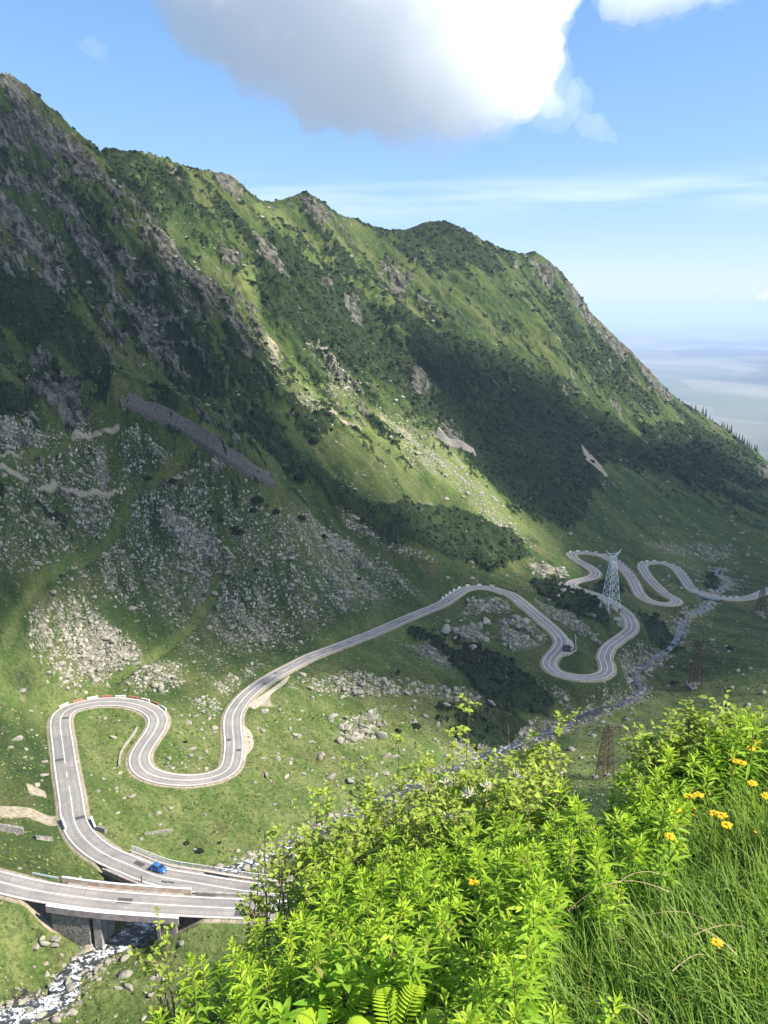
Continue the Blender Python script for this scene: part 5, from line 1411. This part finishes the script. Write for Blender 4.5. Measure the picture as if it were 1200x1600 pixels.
tag(fast_mesh('herb_undergrowth', np.concatenate(vs), np.concatenate(fs), M_HERB, smooth=True, colors={'tone': np.concatenate(ts)}), kind='stuff')

# broad-leaved darker herbs low in the bank
BROAD = []
for k in range(3):
    v, f, T, st = herb_mesh(1200 + k, H=.44, nl=22, L0=.165, W0=.044, broad=True); T[:, 0] *= .35
    o1 = fast_mesh('leaves', v, f, M_HERB, smooth=True, colors={'tone': T}); o2 = fast_mesh('stem', st[0], st[1], M_STEM, smooth=True); BROAD.append((o1.data, o2.data)); bpy.data.objects.remove(o1); bpy.data.objects.remove(o2)
for n_, (u, v, lab) in enumerate([(520,1480,'broad-leaved dark green herb low in the bank, upper one of the group above the ferns'),(500,1530,'broad-leaved dark green herb just above the left fern'),(548,1520,'broad-leaved dark green herb in the shaded gap between the ferns'),(448,1560,'broad-leaved dark green herb left of the left fern'),(585,1495,'broad-leaved dark green herb right of the shaded gap')]):
    h = fore_hit(u, v, .42)
    if h is None: continue
    r_ = empty('broad_leaf_herb', h, n_ * 1.7); r_.scale = (.86,) * 3; tag(r_, lab, 'herb'); b_ = BROAD[n_ % 3]
    link(bpy.data.objects.new('leaves', b_[0]), r_); link(bpy.data.objects.new('stem', b_[1]), r_)

# ferns
def fern(seed, label, h, s=1.0):
    r = np.random.default_rng(seed); r_ = empty('fern', h); r_.scale = (s, s, s); tag(r_, label, 'fern')
    for k in range(6):
        a = 6.283 * k / 6 + r.uniform(-.3, .3); n = 22; tt = np.linspace(0.06, 1, n); LL = .46 * r.uniform(.8, 1.1)
        c = np.stack([np.cos(a) * LL * .75 * tt, np.sin(a) * LL * .75 * tt, .42 * np.sin(tt * 1.9) * LL * 2.0], 1)
        tg = unit(np.gradient(c, axis=0)); sd = unit(np.cross(tg, [0, 0, 1.0])); bs, ds, ls = [], [], []
        for sgn in (-1, 1):
            bs.append(c); ds.append(unit(sd * sgn + tg * .45)); ls.append(.105 * np.sin(np.pi * (tt * .86 + .1)) + .006)
        bs = np.concatenate(bs); ds = np.concatenate(ds); ls = np.concatenate(ls)
        tone = np.stack([np.clip(r.normal(.85, .1, len(bs)), 0, 1), r.uniform(0, .2, len(bs)), np.zeros(len(bs))], 1)
        v, f, T = leaves(bs, ds, ls, ls * .22 + .004, np.full(len(bs), .15), tone, .1)
        sv3, sf3 = stem_tube(c, .004, .0012); sf3 = np.array(sf3)
        fast_mesh('frond', np.concatenate([v, sv3]), np.concatenate([f, sf3 + len(v)]), M_HERB, r_, True, colors={'tone': np.concatenate([T, np.tile([[.9, .1, 0]], (len(sv3), 1))])})
for k, (u, v, lab) in enumerate([(528,1585,'yellow-green fern with feathery fronds at the bottom edge, left one'),(612,1590,'yellow-green fern with feathery fronds at the bottom edge, right one')]):
    fern(60 + k, lab, FERNP[k], .66)

# long grass
def blades(n, x, y, Lr, wr, tone, lean=0.5, seed=0):
    r = np.random.default_rng(seed); z = fore_z(x, y)
    a = r.uniform(0, 6.283, n); el = r.normal(1.15, .22, n).clip(.5, 1.5)
    d = np.stack([np.cos(a) * np.cos(el) - .10, np.sin(a) * np.cos(el), np.sin(el)], 1); d = unit(d)
    L = r.uniform(*Lr, n); W = r.uniform(*wr, n)
    return leaves(np.stack([x, y, z - .01], 1), d, L, W, r.uniform(.12, .75, n) * lean * 1.5, tone, .35, None, np.array([.8, 1.0, .9, .6, .04]))
N1 = 30000
bx = rng.uniform(-3.4, 5.6, N1 * 4); by = rng.uniform(1.3, 6.8, N1 * 4)
bu, bv = project(np.stack([bx, by, fore_z(bx, by) + .15], -1)); inside = grassy(bu, bv); edb = edge_d(bx, by)
keep_ = (bv > np.interp(bu, BU, BV) + 30) & (edb < 1.3) & (bu > -80) & (bu < 1300) & (bv < 1800) & (inside | (rng.random(len(bx)) < .22)) & (np.hypot(bx, by) > .95)
bx, by, bu, bv, inside = bx[keep_], by[keep_], bu[keep_], bv[keep_], inside[keep_]
n = len(bx); tuft = fbm(bx / .35, by / .35, 3, .5, 9)
tone = np.stack([np.clip(.45 + .6 * tuft + rng.normal(size=n) * .18, 0, 1), np.clip(.3 - tuft * .5 + rng.random(n) * .25, 0, 1), (rng.random(n) < .05) * .8], 1)
v, f, T = blades(n, bx, by, (.18, .46), (.0035, .0080), tone, .6, 3)
L_ = np.where(inside, 1.0, .62); z0 = fore_z(bx, by)
v = v.reshape(n, 15, 3); bs = np.stack([bx, by, z0 - .01], 1)[:, None]; v = (bs + (v - bs) * L_[:, None, None]).reshape(-1, 3)
tag(fast_mesh('grass', v, f, M_BLADE, smooth=True, colors={'tone': T}), kind='stuff')
# dry stalks arching through the grass
for k, (u, v, az_, ln, lab) in enumerate([(1040,1375,-2.6,.42,'dry straw-coloured stalk arching leftwards above the grass, the upper one'),(1045,1400,-2.9,.5,'dry straw-coloured stalk lying across the grass, just below the arching one'),(1000,1440,-.5,.45,'dry stalk slanting down to the right through the long grass'),(1080,1470,.2,.34,'dry grass stalk with feathery tip pointing right beside the low yellow flower'),(1050,1525,.7,.3,'thin dry stalk rising beside the low yellow flower'),(930,1570,-1.1,.5,'long dry stalk slanting at the bottom edge in the grass'),(1150,1500,2.2,.36,'thin dry stalk in the grass at the right side')]):
    h = fore_hit(u, v, .22)
    if h is None: continue
    t = np.linspace(0, 1, 9); P = np.stack([np.cos(az_) * ln * t, np.sin(az_) * ln * t * .6, .24 + .30 * ln * np.sin(t * 2.6) - .12 * t], 1)
    sv4, sf4 = stem_tube(P, .0032, .0014, 5); r_ = empty('dry_stalk', h); tag(r_, lab, 'stalk'); fast_mesh('stem', sv4, sf4, M_STRAW, r_, True)
    q = MB()
    for j in range(10):
        p = P[-1] + np.array([math.cos(az_), math.sin(az_) * .6, -.2]) * (-.05 + .008 * j); q.bar(p, p + np.array([random.uniform(-.012, .012), random.uniform(-.012, .012), random.uniform(-.006, .016)]), .0016, 4, .0006)
    q.build('seed_head', M_STRAW, r_)

# yellow flowers
def flower(u, v, label, size=.022, spent=False, hgt=.36, k=0):
    h = fore_hit(u, v, hgt)
    if h is None: return
    r = np.random.default_rng(2000 + k); kx, kz = ray(u, v); head = np.array([float(kx) * h[1], h[1], float(kz) * h[1]])
    base = head + np.array([r.uniform(-.05, .05), r.uniform(0, .08), 0]); base[2] = float(fore_z(base[0], base[1]))
    r_ = empty('yellow_flower', base); tag(r_, label, 'flower')
    rel = head - base; t = np.linspace(0, 1, 7)[:, None]; P = t * rel + np.sin(t * 3.14) * np.array([.015, .01, 0])
    a, b = stem_tube(P, .0028, .0018); fast_mesh('stem', a, b, M_STEM, r_, True)
    n = 26 if not spent else 14; ph = np.arange(n) * 6.283 / n + r.normal(size=n) * .06; el = (.18 if not spent else .95) + r.normal(size=n) * .12
    d = np.stack([np.cos(ph) * np.cos(el), np.sin(ph) * np.cos(el) - .25, np.sin(el)], 1); d = unit(d)
    L = size * (1.0 if not spent else .6) * r.uniform(.85, 1.15, n)
    v_, f_, _ = leaves(np.tile(rel, (n, 1)), d, L, np.full(n, size * .24), np.full(n, .25), np.zeros((n, 3)), .1, None, np.array([.5, .9, 1.0, 1.0, .55]))
    fast_mesh('petals', v_, f_, M_PETAL if not spent else M_DISC, r_)
    bm = bmesh.new(); bmesh.ops.create_uvsphere(bm, u_segments=10, v_segments=6, radius=size * .36)
    for w_ in bm.verts: w_.co = Vector((w_.co.x, w_.co.y, w_.co.z * .6)) + Vector(rel) + Vector((0, -.002, .003))
    me = bpy.data.meshes.new('disc'); bm.to_mesh(me); bm.free(); me.materials.append(M_DISC); link(bpy.data.objects.new('disc', me), r_)
    q = MB(); q.bar(tuple(rel - np.array([0, 0, .012])), tuple(rel + np.array([0, 0, .001])), .003, 8, size * .4); q.build('calyx', M_STEM, r_)
FL = [(1194,1131,'yellow flower at the right edge, topmost of all'),(1185,1159,'yellow flower below the topmost one at the right edge'),(1174,1169,'half hidden yellow flower just left of its neighbour near the right edge'),
 (1149,1188,'yellow flower, left one of a touching pair above the bluish grass'),(1160,1191,'yellow flower, right one of a touching pair above the bluish grass'),(1175,1223,'single yellow flower with a dry bud above it, by the bluish grass'),
 (1196,1243,'yellow flower cut by the right edge'),(1077,1244,'yellow flower, left one of three in a row over the leafy herbs'),(1092,1241,'yellow flower, middle one of three in a row over the leafy herbs'),
 (1057,1264,'yellow flower on a long pale stalk left of the small orange buds'),(1117,1270,'yellow flower, left one of a close pair in the middle of the flower patch'),(1128,1273,'yellow flower, right one of a close pair in the middle of the flower patch'),
 (1136,1288,'yellow flower just below the close pair in the flower patch'),(1047,1306,'large yellow flower lowest on the left of the flower patch, over dry leaves'),(1120,1472,'lone low yellow flower far down in the long grass'),(740,1378,'lone yellow flower half hidden in the herb bank, far from the patch')]
for k, (u, v, lab) in enumerate(FL): flower(u, v, lab, 0.027 if v < 1400 else .023, k=k)
for k, (u, v, lab) in enumerate([(1108,1242,'spent orange flower, right one of three in a row over the leafy herbs'),(1085,1264,'small orange bud above another one in the flower patch'),(1083,1274,'small orange bud below another one in the flower patch'),(1180,1301,'small spent orange flower in the grass at the right')]): flower(u, v, lab, .018, True, k=50 + k)

# shrubs at the brink of the slope
random.seed(11)
def shrub(seed, u, v, y, spread, label, stems=9, twig=9, leaf=.036, tone0=.5, tall=None, dens=1.0, minh=.8):
    r = np.random.default_rng(seed)
    top = at_y(u, v, y); zb = float(fore_z(top[0], top[1] + .1)); H = max(top[2] - zb, minh)
    r_ = empty('leafy_shrub', (top[0], top[1] + .1, top[2] - H)); tag(r_, label, 'shrub')
    br = MB(); B, D, Ls, Tn = [], [], [], []
    for s in range(stems):
        a = r.uniform(0, 6.283); out_ = spread * math.sqrt(r.random()); hh = H * r.uniform(.70, .98) * (1 - .25 * (out_ / spread) ** 2)
        if s == 0: out_, hh = .03, H
        tip = np.array([math.cos(a) * out_, math.sin(a) * out_, hh]); t = np.linspace(0, 1, 11)[:, None]
        P = np.array([0, 0, -.12]) * (1 - t) + tip * t + np.array([math.cos(a), math.sin(a), 0]) * spread * .12 * np.sin(t * 3.14) + np.cumsum(r.normal(size=(11, 3)) * .008, 0)
        for k in range(10): br.bar(P[k], P[k + 1], .0105 * (1 - k / 12), 5, .0105 * (1 - (k + 1) / 12))
        for w in range(twig):
            f0 = r.uniform(.38, 1.0); k = min(int(f0 * 10), 9); p = P[k] + (P[k + 1] - P[k]) * (f0 * 10 - k)
            a2 = r.uniform(0, 6.283); q = p + np.array([math.cos(a2), math.sin(a2), r.uniform(.3, 1.2)]) * r.uniform(.07, .24) * (1.15 - .5 * f0)
            br.bar(p, q, .0035, 4, .0015)
            nl = int(r.integers(7, 13) * dens)
            for j in range(nl):
                g_ = (j + .5) / nl; a3 = j * 2.4 + r.uniform(-.3, .3); e3 = r.uniform(.05, .9)
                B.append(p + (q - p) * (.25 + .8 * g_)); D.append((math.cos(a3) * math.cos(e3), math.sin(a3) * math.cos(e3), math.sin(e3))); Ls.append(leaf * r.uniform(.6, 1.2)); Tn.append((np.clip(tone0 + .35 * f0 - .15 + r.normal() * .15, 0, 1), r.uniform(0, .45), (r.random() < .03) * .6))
    br.build('branches', M_TWIG, r_)
    B = np.array(B); D = np.array(D); Ls = np.array(Ls); n = len(B)
    v_, f_, T_2 = leaves(B, D, Ls, Ls * r.uniform(.42, .56, n), r.uniform(.1, .4, n), np.array(Tn), .25, r.normal(size=n) * .4, np.array([.2, .85, 1.0, .72, .05]))
    fast_mesh('foliage', v_, f_, M_SHRUB, r_, True, colors={'tone': T_2}); return r_, H
SHR = [ (742,1112,6.1,.42,8,'tallest pale green shrub with one upright shoot rising above the others',.62),
 (690,1150,6.3,.62,12,'pale green shrub just left of the tallest one, above the meadow',.6), (800,1140,6.1,.62,13,'broad pale green shrub just right of the tallest one',.62),
 (858,1136,5.6,.28,10,'pale green shrub with a bare slanting stem beside the nearest rusty pylon',.62), (880,1195,5.3,.12,4,'slender pale green shrub touching the nearest rusty pylon',.6),
 (620,1175,6.2,.62,12,'twiggy yellowish shrub in front of the rock heap meadow',.56), (555,1200,6.0,.6,12,'twiggy shrub with many bare stems at the left part of the shrub row',.5),
 (497,1248,5.8,.55,11,'olive green twiggy shrub near the left end of the shrub row',.45), (475,1295,5.4,.36,8,'loose dark twigged shrub over the road junction, in front of the railing end',.4),
 (405,1300,5.0,.26,4,'sparse leafy shoots hanging over the end of the bridge railing',.5), (425,1370,4.7,.26,5,'sparse leafy shoots in front of the road beside the bank of herbs',.45),
 (1045,1142,4.9,.12,7,'fresh green shrub left of the right-hand flower bank, over the sunlit meadow',.35), (1092,1136,5.0,.20,9,'dense fresh green shrub at the top of the right-hand bank',.35), (1145,1122,5.0,.26,9,'fresh green shrub at the top of the right-hand bank near the edge',.4),
 (1012,1165,4.6,.05,3,'low dark leaved shrub hanging over the brink right of the nearest rusty pylon',.25), (590,1262,5.3,.6,13,'grey-green twiggy shrub behind the herb bank in the middle of the row',.42), (680,1215,5.4,.6,14,'light green twiggy shrub behind the herb bank, below the tallest one',.5), (770,1212,5.2,.6,14,'light green shrub with pale fluff heads behind the herb bank',.5), (835,1230,5.0,.38,10,'light green shrub behind the herb bank, below the bare slanting stem',.5), (530,1322,4.9,.40,10,'brown twigged shrub at the brink where the herb bank begins',.4),(255,1455,4.2,.16,3,'tiny sparse shoot in front of the grass bank below the bridge',.45)]
for k, (u, v, y, sprd, st, lab, tn) in enumerate(SHR):
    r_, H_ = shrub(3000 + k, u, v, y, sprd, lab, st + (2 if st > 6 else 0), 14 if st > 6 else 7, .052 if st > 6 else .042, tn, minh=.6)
    if k == 17:
        for j in range(9):
            q = MB(); c_ = Vector((random.uniform(-.45, .45), random.uniform(-.3, .0), H_ * random.uniform(.62, .95)))
            for i in range(26):
                d = Vector((random.gauss(0, 1), random.gauss(0, 1), abs(random.gauss(0, 1)))).normalized() * random.uniform(.03, .07); q.bar(c_, c_ + d, .0016, 3, .005)
            q.build('seed_head', M_FLUFF, r_)
# ------------------------------------------------------------------ clouds and air
def volume_mat(name, color, density, aniso=0.0):
    m, nt, out = new_mat(name)
    v = nt.nodes.new('ShaderNodeVolumePrincipled')
    v.inputs['Color'].default_value = (*color, 1); v.inputs['Density'].default_value = density
    v.inputs['Anisotropy'].default_value = aniso
    nt.links.new(v.outputs[0], out.inputs['Volume'])
    return m

# cumulus drifting overhead, out of the picture; what they shade: the talus, the lower valley and the band on the face
SHADE = [
 ([(-700,0),(60,140),(128,236),(160,246),(215,300),(232,350),(270,400),(318,430),(365,470),(392,510),(418,560),(450,622),(505,690),(565,748),(640,808),(700,860),(775,895),(820,908),(880,915),
   (905,915),(905,890),(870,858),(825,815),(762,745),(705,668),(662,590),(620,508),(690,530),(765,560),(860,600),(930,650),(1000,690),(1100,690),(1200,752),(1500,760),(1500,1070),(1200,1085),(1100,1105),(1020,1125),(900,1160),(800,1170),
   (700,1130),(620,1095),(540,1062),(480,1028),(400,1036),(330,1040),(250,1000),(180,965),(100,945),(30,975),(-700,990)], 1.0)]
SM = np.zeros(_gu.shape)
sd = poly_sd(SHADE[0][0])
SZ = 640.0; CELL = 14.0
ext = [(GX[i, j], GY[i, j], GZ[i, j]) for i in range(0, NR, 30) for j in range(0, NA, 30)]
kx_, ky_ = SUN.x / SUN.z, SUN.y / SUN.z
ex = np.array(ext); qx = ex[:, 0] + (SZ - ex[:, 2]) * kx_; qy = ex[:, 1] + (SZ - ex[:, 2]) * ky_
cxs = np.arange(-300, 2200, CELL); cys = np.arange(-350, 2000, CELL)
CX, CY = np.meshgrid(cxs, cys)
hitx = np.full(CX.shape, np.nan); hity = np.full(CX.shape, np.nan); hz = np.full(CX.shape, np.nan)
done = np.zeros(CX.shape, bool)
for h in np.arange(260, -330, -5.0):
    x = CX - (SZ - h) * kx_; y = CY - (SZ - h) * ky_
    r = np.hypot(x, y); az = np.abs(np.arctan2(x, y))
    ok = (~done) & (r > 50) & (r < 2200) & (az < math.radians(34.9))
    z = np.where(ok, ground(x, y), -1e9)
    now = ok & (z >= h)
    hitx[now] = x[now]; hity[now] = y[now]; hz[now] = z[now]; done |= now
su_, sv_ = project(np.stack([np.nan_to_num(hitx), np.nan_to_num(hity, nan=1.0), np.nan_to_num(hz)], -1))
dsh = sample(sd, su_, sv_)
# pixels -> metres, roughly
depth = np.nan_to_num(hity, nan=1.0) * CP - np.nan_to_num(hz) * SP
dsh = np.where(done, dsh * depth / FPX, -200)
rag = 9 * fbm(CX / 60, CY / 60, 4, 0.6, 3.3)
THK = np.clip((dsh + rag + 6) / 30.0, 0, 1)
THK = THK ** 0.8 * (34 + 14 * fbm(CX / 110, CY / 110, 4, 0.6, 12.0))
THK[0, :] = THK[-1, :] = 0; THK[:, 0] = THK[:, -1] = 0
THK = np.where(THK > 1.0, THK, 0)
M_CLOUD = volume_mat('cloud_vapour', (1, 1, 1), 0.05, 0.3)
def cloud_from_grid(name, mask):
    t = THK * mask
    ny, nx = t.shape
    used = np.zeros(t.shape, bool)
    cell = (t[:-1, :-1] > 0) | (t[1:, :-1] > 0) | (t[:-1, 1:] > 0) | (t[1:, 1:] > 0)
    top = SZ + 0.75 * t; bot = SZ - 0.25 * t
    vid_t = -np.ones(t.shape, int); vid_b = -np.ones(t.shape, int); V = []
    jj, ii = np.where(cell)
    need = np.zeros(t.shape, bool)
    for a, b in ((0, 0), (0, 1), (1, 0), (1, 1)): need[jj + a, ii + b] = True
    for j, i in zip(*np.where(need)):
        vid_t[j, i] = len(V); V.append((CX[j, i], CY[j, i], top[j, i]))
        if t[j, i] > 0: vid_b[j, i] = len(V); V.append((CX[j, i], CY[j, i], bot[j, i]))
        else: vid_b[j, i] = vid_t[j, i]
    Fc = []
    for j, i in zip(jj, ii):
        Fc.append((vid_t[j, i], vid_t[j, i + 1], vid_t[j + 1, i + 1], vid_t[j + 1, i]))
        q = (vid_b[j, i], vid_b[j + 1, i], vid_b[j + 1, i + 1], vid_b[j, i + 1])
        q = tuple(dict.fromkeys(q))
        if len(q) > 2: Fc.append(q)
    return fast_mesh(name, V, Fc, M_CLOUD, smooth=True)
def label_islands(mask):
    lab = np.zeros(mask.shape, int); cur = 0
    for j0, i0 in zip(*np.where(mask)):
        if lab[j0, i0]: continue
        cur += 1; st = [(j0, i0)]; lab[j0, i0] = cur
        while st:
            j, i = st.pop()
            for dj in (-1, 0, 1):
                for di in (-1, 0, 1):
                    a, b = j + dj, i + di
                    if 0 <= a < mask.shape[0] and 0 <= b < mask.shape[1] and mask[a, b] and not lab[a, b]: lab[a, b] = cur; st.append((a, b))
    return lab, cur
lab, nl = label_islands(THK > 0)
for k in range(1, nl + 1):
    if (lab == k).sum() > 6:
        tag(cloud_from_grid('cloud_bank', lab == k), kind='stuff')

# the cumulus in view
def puffy(name, u, v, y, blobs, vox, amp, seed, mat):
    """blobs: (du, dv, dy_m, r_px) in photograph pixels about (u, v); one closed, billowed surface"""
    me = bpy.data.meshes.new(name); bm = bmesh.new()
    for du, dv, dy, r in blobs:
        p = at_y(u + du, v + dv, y + dy); rad = r * y / FPX
        bmesh.ops.create_icosphere(bm, subdivisions=3, radius=rad, matrix=Matrix.Translation(p))
    bm.to_mesh(me); bm.free()
    o = bpy.data.objects.new(name, me); link(o)
    mod = o.modifiers.new('merge', 'REMESH'); mod.mode = 'VOXEL'; mod.voxel_size = vox
    dg = bpy.context.evaluated_depsgraph_get()
    me2 = bpy.data.meshes.new_from_object(o.evaluated_get(dg)); o.modifiers.clear(); o.data = me2
    n = len(me2.vertices); co = np.empty(n * 3, np.float32); me2.vertices.foreach_get('co', co); co = co.reshape(-1, 3).astype(float)
    nr = np.empty(n * 3, np.float32); me2.vertices.foreach_get('normal', nr); nr = nr.reshape(-1, 3)
    L = amp * 3.2
    d = np.zeros(n)
    for k in range(5):
        s_ = L / 2.1 ** k; a_ = amp * 0.68 ** k
        d += a_ * (0.55 - np.abs(perlin(co[:, 0] / s_ + 11 * k + seed, co[:, 2] / s_ + co[:, 1] / s_ * 0.43)) - 0.6 * np.abs(perlin(co[:, 1] / s_ + 5 * k, co[:, 2] / s_ - co[:, 0] / s_ * 0.37 + seed)))
    co += nr * d[:, None]
    me2.vertices.foreach_set('co', co.astype(np.float32).ravel()); me2.materials.clear(); me2.materials.append(mat)
    me2.update()
    mod = o.modifiers.new('clean', 'REMESH'); mod.mode = 'VOXEL'; mod.voxel_size = vox * .8      # no folds left inside the vapour
    bpy.context.view_layer.update(); dg = bpy.context.evaluated_depsgraph_get()
    me3 = bpy.data.meshes.new_from_object(o.evaluated_get(dg)); o.modifiers.clear(); o.data = me3
    me3.materials.clear(); me3.materials.append(mat); me3.polygons.foreach_set('use_smooth', np.ones(len(me3.polygons), bool)); me3.update()
    return o
M_CUM = volume_mat('cumulus_vapour', (1, 1, 1), 0.0062, 0.0); M_FRINGE = volume_mat('cumulus_fringe', (1, 1, 1), 0.0016, 0.0)
B = [(-220,-75,0,72),(-150,-30,-40,72),(-95,20,-20,66),(-40,35,0,82),(-60,-110,60,140),(60,-110,40,150),(30,60,-20,66),(110,50,-120,62),(160,0,-60,105),(190,-120,20,135),(215,65,-140,56),(150,100,-110,46),(105,128,-90,30),(250,-170,0,80),
     (-15,80,-20,46),(-75,62,-20,40),(-275,-110,0,52),(-300,-150,0,50),(70,95,-60,46),(245,30,-60,56),(185,90,-120,38),(280,78,-100,26),(112,152,-80,18),(-235,-50,0,44),(30,-200,60,170),(210,-210,40,120),(-180,-180,30,110),(268,-30,-40,40),(-165,20,-30,36),(-120,60,-30,30),(300,95,-90,16),(85,135,-80,20)]
c = puffy('cumulus_cloud', 560, 62, 2600, B, 9.0, 62.0, 1.0, M_CUM)
tag(c, 'large white cumulus cloud with a grey belly hanging over the ridge', 'cloud')
f_ = puffy('fringe', 560, 62, 2600, [(a_, b_, c_, r_ + 9) for a_, b_, c_, r_ in B], 16.0, 52.0, 7.0, M_FRINGE); f_.parent = c
BS = [(-45,12,0,20),(-20,6,0,26),(10,0,0,26),(45,-8,0,24),(75,-14,0,22),(105,-18,0,18),(-25,24,0,13),(-58,2,0,14),(130,-20,0,14)]
c = puffy('cumulus_cloud', 1010, -2, 2700, BS, 8.0, 18.0, 4.0, M_CUM)
tag(c, 'small white cloud cut by the top edge, right of the large cumulus', 'cloud')
f_ = puffy('fringe', 1010, -2, 2700, [(a_, b_, c_, r_ + 7) for a_, b_, c_, r_ in BS], 9.0, 30.0, 3.0, M_FRINGE); f_.parent = c
M_WISP = volume_mat('thin_vapour', (1, 1, 1), 0.0026, 0.0)
c = puffy('cloud_wisp', 925, 190, 2500, [(-22,-6,0,10),(-8,4,0,15),(8,10,0,12),(24,18,0,9),(34,24,0,6),(-20,-45,0,8),(-10,-34,0,7),(-34,-20,0,9)], 6.0, 30.0, 9.0, M_WISP)
tag(c, 'faint torn wisp beside the lower right end of the large cumulus', 'cloud')
c = puffy('cloud_wisp', 150, 75, 2500, [(-8,0,0,12),(6,6,0,12)], 6.0, 14.0, 2.0, M_WISP)
tag(c, 'tiny faint wisp in the blue above the left peak', 'cloud')
c = puffy('cloud_wisp', 1195, 463, 9000, [(-12,1,0,5),(0,0,0,8),(14,0,0,8),(26,2,0,6)], 14.0, 20.0, 6.0, volume_mat('far_vapour', (1, 1, 1), 0.010, 0.3))
tag(c, 'small far white cloud low over the hazy plain', 'cloud')

# the air between here and the plain
hm = volume_mat('summer_haze', (0.60, 0.74, 1.0), 6.0e-5, 0.0)
hb = MB(); hb.box((0, 49000, (-800 + 232) / 2), (170000, 103000, 1032))
hz_o = hb.build('haze', hm); tag(hz_o, kind='stuff')
